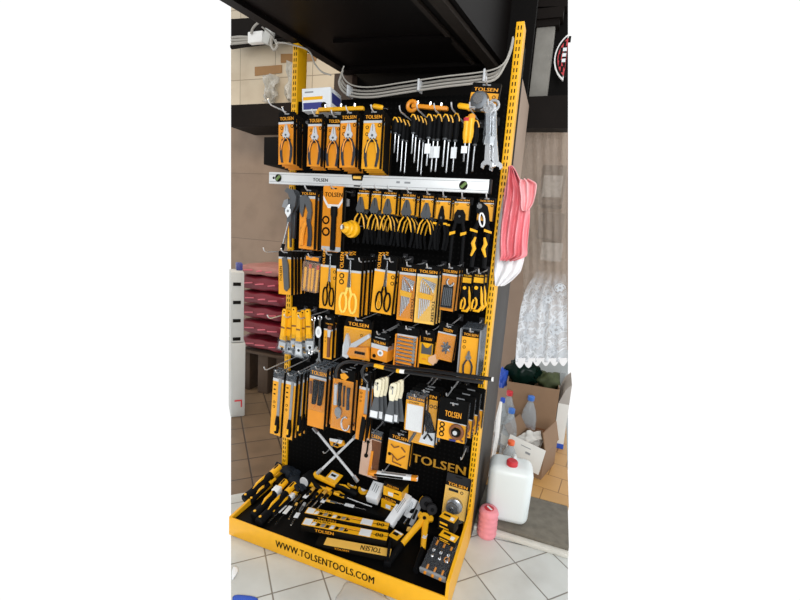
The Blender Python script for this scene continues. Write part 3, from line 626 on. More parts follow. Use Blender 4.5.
sc = [((320, 265, 336.5, 309), 252, -.185, 'black', 'black handled scissors card, leftmost of the scissors cards', .58), ((336, 270, 361.5, 316), 256, -.215, 'yellow', 'yellow handled scissors card, largest scissors card in the third row', .52), ((374, 270, 396, 314), 256, -.205, 'black', 'black and yellow handled scissors card right of the yellow scissors', .55)]
for i, (b, t, Y, g, lab, u) in enumerate(sc):
    c = Card(lab, b, Y, t, 'card', vtext=True, icons=((.2, .14, 1.3), (.2, .27, 1.3)) if i == 1 else ((.85, .14, 1.1), (.85, .28, 1.1)), hook_label='peg hook holding the '+lab.split(',')[0], tilt=.04 if i == 2 else 0)
    scissors(c, u, -.22, .96, 'palegrip' if g == 'yellow' else g)
    if g == 'black' and i == 2: MB().tube([c.q(.37+.09*math.cos(t_), .79+.10*math.sin(t_), -.011) for t_ in [2*PI*k/14 for k in range(14)]], .02*c.w, 'yellow', 6, closed=True).build('loop_lining', c.root)
    c.behind((1, 3, 2)[i], 'scissors card, %s behind the '+lab.split(',')[0].replace(' card', ''), .002, .033, 0)
hx_ = [((398, 272.5, 415.5, 321), 264, -.195, 'orange', 'orange hex key card, left and rear of the two hex key cards'), ((415.5, 274.5, 437, 324), 266, -.215, 'pale', 'pale yellow hex key card, front one of the two hex key cards')]
for i, (b, t, Y, col, lab) in enumerate(hx_):
    c = Card(lab, b, Y, t, col, icons=((.25, .4, .9),), hook_label='peg hook holding the '+lab.split(',')[0])
    for k in range(6):
        u = .24+k*.085; v = .90-k*.055
        MB().tube([c.q(u, v), c.q(u, .30-.03*(5-k)), c.q(u+.05, .24-.03*(5-k)), c.q(.92-.02*k, .30-.035*(5-k)+.05)], .0028, 'chrome', 6).build('hex_key', c.root)
    c.shape('key_holder', [(.14, .36), (.84, .40), (.80, .50), (.16, .48)], 'yellow', -.012, -.002)
    MB().text('TOLSEN', (0, 0), c.h*.42, 'ink', c.w*.13, X=Matrix.Translation(c.q(.85, .72, 0))@Matrix.Rotation(PI/2, 4, 'Y')).build('printed_side', c.root)
    c.blister(.08, .04, .95, .95, .02); c.behind(1 if i == 0 else 2, 'hex key card, %s behind the '+('orange' if i == 0 else 'pale yellow')+' front hex key card', .004, .028, 0)
c = Card('orange card with black bit driver set right of the hex keys', (440, 274, 457, 311), -.18, 266, 'orange', hook_label='peg hook holding the bit driver set card', tilt=.03)
c.shape('bit_holder', [(.25, .3), (.8, .26), (.86, .9), (.2, .9)], 'rubber', -.014, -.002); MB().tube([c.q(.62+.2*math.cos(t), .2+.10*math.sin(t), -.012) for t in [k*PI/6 for k in range(9)]], .004, 'chrome', 6).build('ring', c.root)
for k in range(5): MB().tube([c.q(.32+k*.11, .36, -.016), c.q(.32+k*.11, .84, -.016)], .0026, 'gunmetal', 6).build('bit', c.root)
c.blister(.08, .06, .92, .95, .02); c.behind(2, 'bit driver set card, %s behind the front one', .003, .03, 0)
for i, (x0, x1, Y) in enumerate(((461, 471, -.16), (472, 483, -.17))):
    c = Card(('left' if i == 0 else 'right')+' folding utility knife, black and yellow, hanging near the right upright', (x0, 277.5, x1, 310), Y, 272, 'black', cat='knife', name='utility_knife', hdr='black', tcol='yellow', stripe=False, group='folding utility knives', hook_label='peg hook holding the '+('left' if i == 0 else 'right')+' folding utility knife')
    c.shape('yellow_label', [(.05, .0), (.95, .0), (.95, .16), (.05, .16)], 'yellow', -.002, 0)
    c.shape('body', [(.1, .2), (.55, .16), (.82, .28), (.7, .7), (.9, .9), (.62, 1.02), (.2, .96), (.14, .7), (.3, .55)], 'rubber', -.020, -.003)
    MB().disc(c.p(.42, .3), .17*c.w, -.023, -.019, 'yellow', 14).build('blade_knob', c.root)
    MB().tube([c.q(a, b, -.021) for a, b in ((.38, .6), (.55, .66), (.6, .8), (.45, .95), (.2, .95), (.2, .78), (.3, .66))], .004, 'yellow', 6).build('grip_loop', c.root)
    MB().tube([c.q(a, b, -.016) for a, b in ((.8, .25), (.95, .5), (1.0, .7), (1.12, .84), (.8, 1.0), (.3, 1.0))], [.003, .005, .005, .006, .007, .005], 'yellow', 6).build('side_grip', c.root)
    dup(c.root, (.006, .04, 0), 'rear folding utility knife behind the '+('left' if i == 0 else 'right')+' one')
# ------------------------------------------------------------------ row four
pk = [(285.5, 309, 340, 282, 350, -.21), (290, 310, 340, 289, 354, -.19), (294.5, 307, 338, 295, 350, -.20), (299.5, 312, 341, 299, 357, -.215), (303.5, 310, 340, 304, 356, -.18), (308, 309, 338, 310, 352, -.20)]
for i, (x, y0, y1, bx, yb, Y) in enumerate(pk):
    A, B = P(x, y0, Y), P(bx, yb, Y); d = B-A; H = (P(x, y0, Y)-P(x, y1, Y)).z; L = d.length
    o = thing('putty_knife', '%s yellow handled putty knife from the left in the fourth row' % ORD[i], 'putty knife', A, (0, math.atan2(-d.x, -d.z), .1*(i % 3-1)), 'yellow handled putty knives in clear sleeves')
    mb = MB().prism([(-.008, 0), (.008, 0), (.011, -.012), (.0105, -H*.75), (.014, -H), (-.014, -H), (-.0105, -H*.75), (-.011, -.012)], -.008, .004, 'yellow')
    mb.span(-.0108, .0108, -.0088, -.008, -H*.62, -H*.57, 'brown').disc((0, -.010), .0035, -.0086, -.008, 'ink', 10); mb.build('handle', o)
    MB().prism([(-.013, -H), (.013, -H), (.027, -L), (-.027, -L)], -.002, .0, 'steel').build('blade', o)
    MB().span(-.019, .019, -.0045, -.003, -L*.96, -H-.012, 'silver').span(-.012, .012, -.0052, -.0045, -L*.93, -H-.03, 'yellow' if i % 2 == 0 else 'paper').disc((.002, -H-.042), .007, -.006, -.005, 'ink', 10).build('printed_label', o)
    MB().prism([(-.018, -H*.86), (.018, -H*.86), (.033, -L-.004), (-.033, -L-.004)], -.008, .004, 'clear').build('sleeve', o)
for k, (x, y) in enumerate(((289, 317), (303, 318))): a = P(x, y, -.21); hook(a.x, a.z, -.235, 'peg hook through the %s bunch of yellow putty knives' % ('left', 'right')[k])
def thin_tool(label, x0, y0, x1, y1, Y, name, cat, m='chrome', w_=.009):
    A, B = P(x0, y0, Y), P(x1, y1, Y); d = B-A; L = d.length
    o = thing(name, label, cat, A, (0, math.atan2(-d.x, -d.z), 0))
    MB().tube([(0, 0, -.014), (0, 0, -L+.012)], w_*.55, m, 8, None, .5).build('shank', o)
    MB().tube([(w_*math.cos(t), 0, -w_+w_*math.sin(t)) for t in [k*PI/6 for k in range(12)]], .0035, m, 6, closed=True).build('ring_end', o)
    MB().prism([(-.006, -L+.014), (.006, -L+.014), (.014, -L+.002), (.007, -L-.006), (0, -L+.004), (-.007, -L-.006), (-.014, -L+.002)], -.004, .004, m).build('jaw', o)
thin_tool('small chrome wrench hanging right of the yellow putty knives', 313.5, 317, 313, 352, -.18, 'chrome_wrench', 'wrench')
thin_tool('long grey wrench hanging behind the white oval tag in row four', 320, 316, 319, 361, -.17, 'grey_wrench', 'wrench', 'steel')
thin_tool('short chrome spanner lying slanted at the foot of the chrome wrenches', 309, 353, 318, 349, -.22, 'stubby_spanner', 'wrench')
a = P(318.5, 332, -.20); o = thing('oval_tag', 'white oval paper tag hanging on a wrench in row four', 'tag', a)
MB().disc((0, 0), .015, -.0012, 0, 'paper', 18, .026).disc((0, .0), .007, -.002, 0, 'silver', 12, .012).build('tag', o)
c = Card('narrow yellow card with brown chisel right of the white oval tag', (323.5, 329, 333.5, 359), -.19, 316, 'card', text='', hook_label='peg hook holding the narrow chisel cards', icons=((.16, .3, 1), (.16, .42, 1)))
c.shape('chisel', [(.5, -.12), (.8, -.12), (.78, .25), (.72, .32), (.72, .92), (.5, .92), (.5, .32), (.46, .25)], 'brown', -.012, -.002); MB().text('TOLSEN', (-.0, -c.hd*.6), c.w*.7, 'brand').build('printed_name', c.root)
c.shape('ferrule', [(.48, .0), (.8, .0), (.76, .24), (.52, .24)], 'silver', -.013, -.003)
c.behind(1, 'narrow chisel card, %s behind the front one', .003, .03)
c = Card('staple gun card with arched black top, silver staple gun on yellow', (343.5, 328, 372, 359), -.20, 318, 'card', arch=True, cat='tool card', icons=((.62, .22, .6),), stripe=False, tw=.7, hook_label='peg hook holding the staple gun card')
c.shape('lever', [(.05, .62), (.16, .2), (.22, .3), (.30, .62), (.34, .5), (.93, .10), (.98, .2), (.42, .66), (.3, .9), (.22, 1.0), (.05, .95)], 'silver', -.020, -.003)
c.shape('body', [(.30, .62), (.95, .52), (1.0, .9), (.36, .97), (.22, .84)], 'orange', -.022, -.003)
c.tube('grip_slot', [(.5, .74), (.85, .74)], .007, 'ink', -.020); c.blister(.02, .05, .98, .98, .026)
# cartons with black tops
for i, (b, Y) in enumerate((((370, 343, 387, 362), -.215), ((379, 341, 391, 358), -.15))):
    x0, y0, x1, y1 = b; a_, b_ = P(x0, y0, Y), P(x1, y1, Y); w_, h_ = b_.x-a_.x, a_.z-b_.z
    o = thing('orange_carton', ('front' if i == 0 else 'rear')+' small orange carton with black hanging top and white round stickers', 'carton', ((a_.x+b_.x)/2, Y, b_.z), (0, .04, -.15))
    mb = MB().span(-w_/2, w_/2, 0, .05, 0, h_, 'orange').span(-w_/2, w_/2, -.001, .0505, h_*.72, h_, 'silver')
    mb.disc((w_*.1, h_*.5), w_*.17, -.0016, 0, 'paper').disc((w_*.1, h_*.5), w_*.08, -.002, 0, 'grey').disc((-w_*.25, h_*.22), w_*.1, -.0016, 0, 'ink'); mb.build('carton', o)
    MB().span(-w_/2, w_/2, .004, .007, h_, h_*1.75, 'black').span(-w_/2-.001, w_/2+.001, -.002, .03, h_, h_*1.3, 'ink').text('TOLSEN', (0, h_*1.14), w_*.7, 'brand', y=-.003).span(-w_*.3, w_*.3, 0, .003, h_*1.38, h_*1.44, 'grey').build('hanging_top', o)
    hook(o.location.x, b_.z+h_*1.65, Y-.02, 'peg hook holding the '+('front' if i == 0 else 'rear')+' small orange carton', y0=.012)
c = Card('orange rack card of eight chrome combination wrenches in row four', (395.5, 335, 418, 367.5), -.20, 327, 'orange', text='', hook_label='peg hook holding the wrench set card', tilt=.01)
for k in range(8):
    v = .08+.118*k
    mb = MB().tube([c.q(.14, v, -.010), c.q(.84, v+.012, -.010)], [.0042, .0036], 'chrome', 7); mb.disc(c.p(.86, v+.012), .0075, -.013, -.006, 'chrome', 10)
    mb.prism([c.p(.16, v-.03), c.p(.06, v-.045), c.p(.10, v), c.p(.06, v+.045), c.p(.16, v+.03)], -.013, -.006, 'chrome'); mb.build('wrench', c.root)
mb = MB().span(c.p(.0, 0)[0], c.p(.05, 0)[0], -.014, 0, -c.hd-c.h, -c.hd, 'orange').span(c.p(.95, 0)[0], c.p(1, 0)[0], -.014, 0, -c.hd-c.h, -c.hd, 'orange').span(c.p(0,0)[0], c.p(1,0)[0], -.0022, -.0008, c.p(0,1)[1], c.p(0,.98)[1], 'orange').build('holder_frame', c.root)
c.behind(1, 'wrench rack card, %s behind the front one', .002, .03)
c = Card('small black and yellow card with peeled corner right of the wrench rack', (419.5, 343, 433.5, 364.5), -.19, 331, 'yellow', tw=.6, stripe=False, hook_label='peg hook holding the small black and yellow card')
c.shape('dark_blades', [(.14, .02), (.4, .22), (.6, .22), (.86, .0), (.86, .5), (.14, .5)], 'gunmetal', -.006, -.001); c.shape('peeled_corner', [(.72, .6), (1.2, .4), (1.3, .7), (1.1, .95), (.7, .8)], 'skin', -.012, -.010)
MB().span(c.p(.2, 0)[0], c.p(.5, 0)[0], -.001, 0, c.p(0, .8)[1], c.p(0, .72)[1], 'orange').build('printed_text', c.root)
c.behind(1, 'small black and yellow card, %s behind the one with peeled corner', .003, .03)
c = Card('bagged orange card of dark drill bits left of the diagonal plier box', (437.5, 333, 456.5, 361), -.20, 324.5, 'orange', tilt=.07, text='TOLSEN', tw=.5, hook_label='peg hook holding the bagged drill bit card')
for k in range(7):
    a_ = .5+.9*k; MB().tube([c.q(.56+.22*math.cos(a_), .5+.22*math.sin(a_), -.008-.002*(k % 3)), c.q(.56-.26*math.cos(a_+.4), .5-.2*math.sin(a_+.5), -.010)], .003, 'gunmetal' if k % 3 else 'steel', 6).build('drill_bit', c.root)
c.blister(.04, .02, .98, .97, .024); c.behind(1, 'bagged drill bit card, %s behind the front one', .002, .03)
c = Card('clear boxed pack of black diagonal pliers at the right end of row four', (460, 337, 477.5, 377.5), -.215, 329.5, 'card', text='TOLSEN', stripe=False, icons=((.17, .12, 1.3), (.17, .26, 1.2)), hook_label='peg hook holding the boxed diagonal pliers', tilt=-.01)
x, z = 0, c.p(.5, .32)[1]; pliers(c.root, x, z, c.h*.62, -.012, 'steel', 'navy', None, 1.25, .9)
mb = MB(); w_ = c.w/2+.006; zt = .004; zb = -c.hd-c.h-.006
for k in range(6): mb.prism([(-w_, zb), (-w_, zt), (w_, zt), (w_, zb)], .006+k*.024, .008+k*.024, 'smoke' if k else 'grey')
mb.span(w_-.002, w_, -.012, .13, zb, zt, 'smoke').span(-w_, w_, -.012, .13, zb, zb+.002, 'smoke').span(-w_, w_, -.012, .13, zt-.002, zt, 'smoke').span(-w_, -w_+.004, -.014, .0, zb, zt, 'grey').span(w_-.004, w_, -.014, 0, zb, zt, 'grey').span(-w_, w_, -.014, 0, zb, zb+.005, 'grey'); mb.build('clear_box', c.root)
# ------------------------------------------------------------------ pry bars across the rack
def bar_pts(px, Y): return [P(x, y, Y) for x, y in px]
def prybar(label, px, Y, marks):
    pts = bar_pts(px, Y); o = thing('pry_bar', label, 'pry bar', pts[0]); loc = pts[0]; pts = [p-loc for p in pts]
    b = MB().tube(pts, .0075, 'barblack', 10).build('bar', o, 60)
    for (i, t0, t1, m) in marks:
        A, B = pts[i], pts[i+1]; MB().tube([A.lerp(B, t0), A.lerp(B, t1)], .0081, m, 10).build('sticker', b)
    return o
prybar('long black pry bar with hooked left end and white right tip under row four', [(336, 378), (336.5, 371), (339, 366), (344, 362.5), (352, 361.5), (372, 364.5), (430, 370.5), (494, 379.5)], -.235, [(6, .965, .995, 'white')])
prybar('second black pry bar with yellow and white stickers, hooked end at the saw card', [(368, 383), (363.5, 378), (362, 371), (365, 366), (371, 364.5), (395, 370.5), (483, 382.5)], -.262, [(4, .15, .55, 'yellow'), (5, .02, .06, 'yellow'), (5, .06, .115, 'white')])
# ------------------------------------------------------------------ row five
fc = [((273, 379, 285, 436), 370, -.225, .045, 'leftmost file card of the fifth row, flat file with black and yellow handle'), ((285.5, 382, 297, 440), 373, -.23, .045, 'second file card from the left in the fifth row, hanging lowest'), ((297.5, 379, 305, 436), 371, -.19, .03, 'third narrow file card from the left, tucked behind the second')]
for i, (b, t, Y, tl, lab) in enumerate(fc):
    c = Card(lab, b, Y, t, 'card', text='', hdr='smoke', tilt=tl, group='file cards at the left of row five', icons=((.2, .42, 1.3), (.2, .5, 1.3)), hook_label='peg hook holding the %s file card in row five' % ('leftmost', 'second', 'third')[i])
    c.shape('file_blade', [(.52, -.02), (.72, -.02), (.72, .66), (.52, .66)], 'grey', -.006, -.002)
    h = MB().tube([c.q(.62, .64), c.q(.62, .72), c.q(.62, .84), c.q(.60, .94)], [.0075, .010, .0125, .010], 'rubber', 8).build('handle', c.root)
    MB().tube([c.q(.60, .79, -.016), c.q(.60, .88, -.018)], [.005, .0055], 'yellow', 7).build('grip_inlay', h)
    for v in (.12, .2, .28): MB().span(c.p(.1, 0)[0], c.p(.26, 0)[0], -.001, 0, c.p(0, v)[1]-.002, c.p(0, v)[1]+.004, 'ink').build('printed_mark', c.root)
    c.behind(1, 'file card, %s behind the ' + ('leftmost', 'second', 'third')[i] + ' file card of the fifth row', .002, .028)
for i, (b, t, Y) in enumerate((((309, 377, 327, 428), 366, -.21),)):
    c = Card('orange card with two black grips, clear plastic top, right of the file cards', b, Y, t, 'orange', hdr='smoke', tcol='brand', hook_label='peg hook holding the black grip cards', tilt=.02)
    for u in (.36, .68):
        MB().tube([c.q(u+.04, .06), c.q(u+.03, .3), c.q(u-.02, .52)], [.013, .0125, .0105], 'rubber', 9).build('grip', c.root)
        MB().tube([c.q(u-.02, .5), c.q(u-.03, .62)], [.006, .004], 'orange', 7).build('blade_guard', c.root)
    MB().tube([c.q(.12, .1), c.q(.14, .34)], .006, 'brown', 7).build('side_pin', c.root); c.blister(.03, .02, .97, .66, .026)
    c.behind(3, 'orange black grip card, %s behind the front one', .004, .03)
c = Card('orange card of small hand tools with chrome loop in row five', (332.5, 380, 354, 431), -.215, 369, 'orange', hdr='black', text='', tilt=.02, stripe=False, hook_label='peg hook holding the card of small hand tools')
c.shape('header_print', [(.3, -.10), (.5, -.14), (.7, -.08), (.55, 0), (.35, -.02)], 'brand', -.001, 0)
for u, v0, v1, r, m in ((.17, .1, .5, .010, 'silver'), (.36, .06, .5, .010, 'rubber'), (.56, .1, .5, .005, 'dark'), (.76, .12, .54, .009, 'navy')): MB().tube([c.q(u, v0), c.q(u, (v0+v1)/2), c.q(u+.02, v1)], [r, r*.7, r*.9], m, 8).build('small_tool', c.root)
MB().tube([c.q(.74+.19*math.cos(t), .82+.13*math.sin(t), -.010) for t in [k*PI/8 for k in range(14)]], .0045, 'chrome', 7).build('chrome_loop', c.root)
MB().disc(c.p(.38, .62), .016, -.016, -.004, 'steel', 14, .024).tube([c.q(.3, .58, -.012), c.q(.46, .72, -.012), c.q(.34, .75, -.012)], .005, 'steel', 7).build('pulley', c.root); c.blister(.05, .02, .95, .96, .024)
c.behind(2, 'card of small hand tools, %s behind the front one', .003, .03)
c = Card('orange card with grey pruning saw blade and black handle', (358.5, 387, 369.5, 441), -.20, 371, 'orange', vtext=True, tilt=.03, icons=((.2, .12, 1.4), (.2, .19, 1.2), (.2, .27, 1.2)), hook_label='peg hook holding the pruning saw card')
c.shape('saw_blade', [(.66, -.12), (.76, -.12), (.92, .5), (.62, .5)], 'grey', -.006, -.002); MB().tube([c.q(.72, .52), c.q(.68, .7), c.q(.58, .98)], [.011, .013, .011], 'rubber', 8).build('handle', c.root); c.shape('ferrule', [(.6, .48), (.94, .48), (.9, .56), (.62, .56)], 'orange', -.014, -.002)
c.behind(1, 'pruning saw card, %s behind the front one', .004, .03)
# ivory handled scrapers
iv = [(379, 380, 398, 374, 418, -.22), (382, 379, 397, 379, 419, -.20), (385.5, 378, 396, 383, 418, -.18), (394, 384, 402, 389, 422, -.22), (397, 383, 401, 394, 422, -.20), (400.5, 381, 399, 399, 421, -.18)]
for i, (x, y0, y1, bx, yb, Y) in enumerate(iv):
    A, B = P(x, y0, Y), P(bx, yb, Y); d = B-A; L = d.length; H = L*.42
    o = thing('ivory_scraper', '%s ivory handled scraper with dark blade in the %s bunch of row five' % (ORD[i % 3], ('left', 'right')[i // 3]), 'scraper', A, (0, math.atan2(-d.x, -d.z), .12), 'ivory handled scrapers')
    mb = MB().prism([(-.012, 0), (.004, .008), (.014, .004), (.0155, -H*.5), (.009, -H), (-.009, -H), (-.0155, -H*.55), (-.015, -.01)], -.008, .003, 'cream'); mb.disc((-.002, -.012), .004, -.0086, -.008, 'ink', 10).span(-.002, .002, -.0085, -.008, -H*.6, -H*.3, 'grey'); mb.build('handle', o)
    MB().prism([(-.009, -H+.002), (.009, -H+.002), (.022, -L), (-.022, -L)], -.003, -.001, 'gunmetal').build('blade', o)
    if i % 3 != 2: MB().span(-.018, .014, -.005, -.003, -L*.97, -L*.8, 'paper').build('price_sticker', o)
for k, (x, y) in enumerate(((381, 382), (396, 386))): a = P(x, y, -.20); hook(a.x, a.z, -.25, 'peg hook through the %s bunch of ivory scrapers' % ('left', 'right')[k])
c = Card('black and yellow clamp card half hidden behind the white label card', (409.5, 398, 437, 445), -.19, 389, 'card', hook_label='peg hook holding the clamp card', stripe=False, icons=((.75, .14, .9), (.9, .14, .9)), tilt=0)
c.shape('dark_field', [(.5, .18), (.75, .3), (.98, .66), (.7, .7), (.5, .4)], 'rubber', -.010, -.001); c.shape('white_field', [(.55, .66), (.98, .66), (.98, .96), (.4, .96)], 'paper', -.001, 0); c.tube('clamp_bar', [(.08, .98), (.3, .72), (.5, .62)], .006, 'gunmetal', -.010); c.tube('clamp_arm', [(.6, .84), (.72, .72), (.9, .84)], .005, 'ink', -.008); c.blister(.02, .02, .98, .98, .02)
c.behind(2, 'clamp card, %s behind the front clamp card', .004, .03)
c = Card('card covered by a big white price label in row five', (405, 401, 424.5, 432), -.225, 394, 'card', hdr='smoke', tcol='brand', stripe=False, hook_label='peg hook holding the card with the big white label')
c.shape('white_label', [(.08, .12), (.92, .12), (.92, .97), (.08, .97)], 'white', -.003, -.001); MB().text('TOLSEN', (-c.w*.1, c.p(0, .06)[1]), c.w*.5, 'ink').build('printed_name', c.root); c.blister(.02, .02, .98, .99, .014)
c.behind(2, 'card behind the one with a big white label, %s from the front', .003, .03)
c = Card('black topped yellow card with coiled hose, front of four at the right upright', (437, 422, 466.5, 441), -.225, 399, 'card', tw=.55, stripe=True, hook_label='long peg hook holding the four coiled hose cards', tilt=.0)
mb = MB().tube([c.q(.68+.2*math.cos(t), .42+.34*math.sin(t), -.008) for t in [k*PI/9 for k in range(18)]], .007, 'brown', 8, closed=True); mb.build('hose_coil', c.root)
MB().disc(c.p(.64, .45), .021, -.014, -.002, 'ink', 16, .017).disc(c.p(.64, .45), .009, -.016, -.01, 'silver', 12).build('valve', c.root)
c.tube('hose_tail', [(.8, .74), (.92, .86)], .004, 'brown', -.008); c.tube('nozzle', [(.46, .92), (.68, .9)], .004, 'indigo', -.006)
mb = MB()
for v in (.22, .48, .74): mb.disc(c.p(.16, v), .011, -.001, 0, 'ink', 12).disc(c.p(.16, v), .006, -.0016, 0, 'card', 10)
mb.build('printed_marks', c.root)
MB().span(c.w/2, c.w/2+.002, -.002, .016, -c.hd-c.h, -.006, 'smoke').build('edge', c.root)
c.behind(3, 'coiled hose card, %s behind the front one by the right upright', .012, .05, .004)
hooked(448, 395, -.21, 'empty tipped peg hook above the coiled hose cards'); hooked(462, 458, -.08, 'empty peg hook above the brand lettering at lower right'); hooked(453, 389, -.10, 'empty peg hook beside the boxed diagonal pliers')
hooked(326.5, 452, -.12, 'empty peg hook on the bare panel left of the lug wrench'); hooked(268.5, 369, -.26, 'empty peg hook tip sticking out beside the left file card'); hooked(272, 318, -.26, 'empty peg hook sticking out left of the yellow putty knives'); hooked(268, 252, -.26, 'empty peg hook sticking out left of the folding saw cards')
hooked(273, 106, -.26, 'empty peg hook sticking out at the upper left corner'); hooked(362, 262, -.22, 'empty peg hook left of the rear scissors'); hooked(392, 262, -.22, 'empty peg hook left of the hex key cards')
# pink bag, hinge card, sticker card
c = Card('pinkish clear bag card with black key hanging above the pen knife', (362.5, 439, 382, 478), -.10, 429, 'pinkbag', hdr='smoke', tcol='brand', stripe=False, tilt=.06, hook_label='peg hook holding the pinkish clear bag card')
c.tube('key', [(.3, .12), (.3, .3), (.28, .46)], .004, 'ink', -.004); MB().disc(c.p(.3, .1), .008, -.006, -.002, 'ink', 12).build('key_end', c.root); MB().disc(c.p(.28, .46), .010, -.006, -.002, 'ink', 12).build('key_end', c.root); c.shape('insert', [(.45, .02), (.95, .02), (.95, .98), (.7, .98)], 'skin', .0, .002); c.shape('orange_strip', [(.5, .3), (.62, .3), (.6, .95), (.45, .95)], 'orange', -.002, 0)
c = Card('yellow hex key card hanging low over the brand lettering', (388, 441, 411, 467), -.11, 432, 'card', tilt=.05, tw=.7, hook_label='peg hook holding the low yellow hex key card')
for pts in (((.15, .2), (.3, .3), (.5, .2)), ((.2, .55), (.5, .75), (.8, .5)), ((.6, .2), (.8, .35)), ((.3, .6), (.3, .85), (.7, .9))): c.tube('small_key', pts, .0028, 'brown', -.004)
MB().disc(c.p(.12, .6), .008, -.001, 0, 'ink', 12).build('printed_mark', c.root); c.behind(1, 'low yellow hex key card, %s behind the front one', .004, .03)
hooked(385, 470, -.12, 'white tipped empty peg hook below the low hex key card')
a = P(336, 443, .002); o = thing('sticker_card', 'small yellow and white card low on the panel behind the lug wrench', 'card', a)
MB().prism([(-.04, .012), (.04, .02), (.05, .0), (.01, -.024), (-.03, -.02)], -.001, .009, 'card').prism([(-.036, .018), (.038, .024), (.03, .004), (-.034, .004)], -.003, .0, 'paper').prism([(-.014, -.002), (.016, -.002), (.016, -.016), (-.014, -.014)], -.0025, 0, 'ink').build('card', o)
# ------------------------------------------------------------------ lug wrench leaning on the panel over the tray
o = thing('lug_wrench', 'chrome cross shaped lug wrench leaning on the black panel above the tray', 'lug wrench', P(337, 457, -.10))
loc = o.location.copy()
for nm, a, b, r in (('arm', P(314, 428, -.13), P(357.5, 481, -.16), .0062), ('arm', P(358, 434, -.07), P(318, 473, -.14), .0062)):
    A, B = a-loc, b-loc; n_ = (B-A).normalized()
    arm = MB().tube([A, A.lerp(B, .5), B], r, 'silver', 10).build(nm, o)
    for e, s_ in ((A, 1), (B, -1)): MB().tube([e-n_*.004*s_, e+n_*.028*s_], .0098, 'steel', 10).build('socket', arm)
# ------------------------------------------------------------------ tray goods
ZT = .072; ZB = .115
# black work gloves
def glove(label, px, z, rz, s=1., up=0):
    o = thing('work_glove', label, 'glove', px, (up, 0, rz), 'black work gloves')
    me = bpy.data.meshes.new('glove'); V = [(0, 0, 0), (.05*s, 0, .004), (.09*s, 0, 0)]; E = [(0, 1), (1, 2)]; Rr = [.036*s, .042*s, .036*s]
    for k in range(4):
        y = (k-1.5)*.021*s; L = (.062, .075, .07, .052)[k]*s; i0 = len(V)
        V += [(.105*s, y, .002), (.105*s+L*.5, y*1.15, .006), (.105*s+L, y*1.2, -.006)]; E += [(2, i0), (i0, i0+1), (i0+1, i0+2)]; Rr += [.0125*s]*3
    i0 = len(V); V += [(.055*s, .045*s, 0), (.09*s, .068*s, -.004)]; E += [(1, i0), (i0, i0+1)]; Rr += [.013*s, .011*s]
    me.from_pydata([Vector(v) for v in V], E, []); b = bpy.data.objects.new('glove_body', me); COL.objects.link(b)
    md = b.modifiers.new('skin', 'SKIN'); sv = me.skin_vertices[0].data
    for i, r in enumerate(Rr): sv[i].radius = (r, r*(.55 if i < 3 else .8))
    sv[0].use_root = True
    b.modifiers.new('sub', 'SUBSURF').levels = 1; b.modifiers['sub'].render_levels = 2
    me.materials.append(M['glove']); b.parent = o
    MB().tube([(-.045*s, 0, 0), (-.005, 0, 0)], [.036*s, .034*s], 'glove', 14, None, .55).build('cuff', o)
    return o
glove('black work glove at the back left corner of the tray, fingers to the right', P(281, 468, -.02), 0, -.15, .72)
glove('black work glove slumped in front of the rear glove at tray left', P(291, 477, -.06), 0, -.45, .75)
def grip_tool(label, a, za, b, zb, r=.017, tagged=False):
    o, L = spanroot('grip_handled_tool', label, 'hand tool', Q(*a, za), Q(*b, zb), 'black and yellow grip handled tools')
    h = lathe_at('handle', o, [(r*.5, 0), (r*.78, .004), (r*.82, L*.2), (r*.9, L*.3), (r, L*.5), (r*.9, L*.72), (r*1.15, L*.92), (r*1.15, L*.98), (r*.8, L)], 'rubber', (-L/2, 0, 0), (1, 0, 0), 14)
    lathe_at('yellow_end', o, [(r*.5, -.002), (r*.84, .003), (r*.87, L*.26), (r*.8, L*.30)], 'yellow', (-L/2, 0, 0), (1, 0, 0), 14)
    MB().span(-L*.47, -L*.34, -.004, .004, r*.7, r*.9, 'ink').build('printed_mark', o)
    MB().tube([(-L*.12, -r*.5, r*.72), (-L*.02, -r*.1, r*.98), (L*.12, -r*.2, r*.98), (L*.26, r*.1, r*.84)], [.003, .0075, .0065, .002], 'yellow', 7).build('grip_inlay', h)
    lathe_at('end_dot', h, [(.006, 0), (.006, .003)], 'yellow', (L*.44, 0, r*1.08), (0, 0, 1), 12)
    if tagged: MB().box((-L*.2, 0, 0), (L*.16, r*1.9, r*1.9), 'paper', None, .004).build('price_tag', o)
    return o
grip_tool('black and yellow grip handle leaning at the far left corner of the tray', (280, 466), 0.160, (244, 500), 0.092, .020)
grip_tool('yellow ended grip handle tucked behind the leftmost one in the tray', (275, 478), 0.120, (250, 502), 0.087, .014)
grip_tool('grip handle with white price tag, second large one from the tray left', (286, 481), 0.135, (253, 517), 0.092, .019, True)
grip_tool('grip handle nearest the tray front, third large one from the left', (295, 484), 0.130, (258, 523), 0.092, .019)
grip_tool('small yellow tipped grip handle right of the three large grip handles', (299, 489), 0.110, (272, 515), 0.087, .013, True)
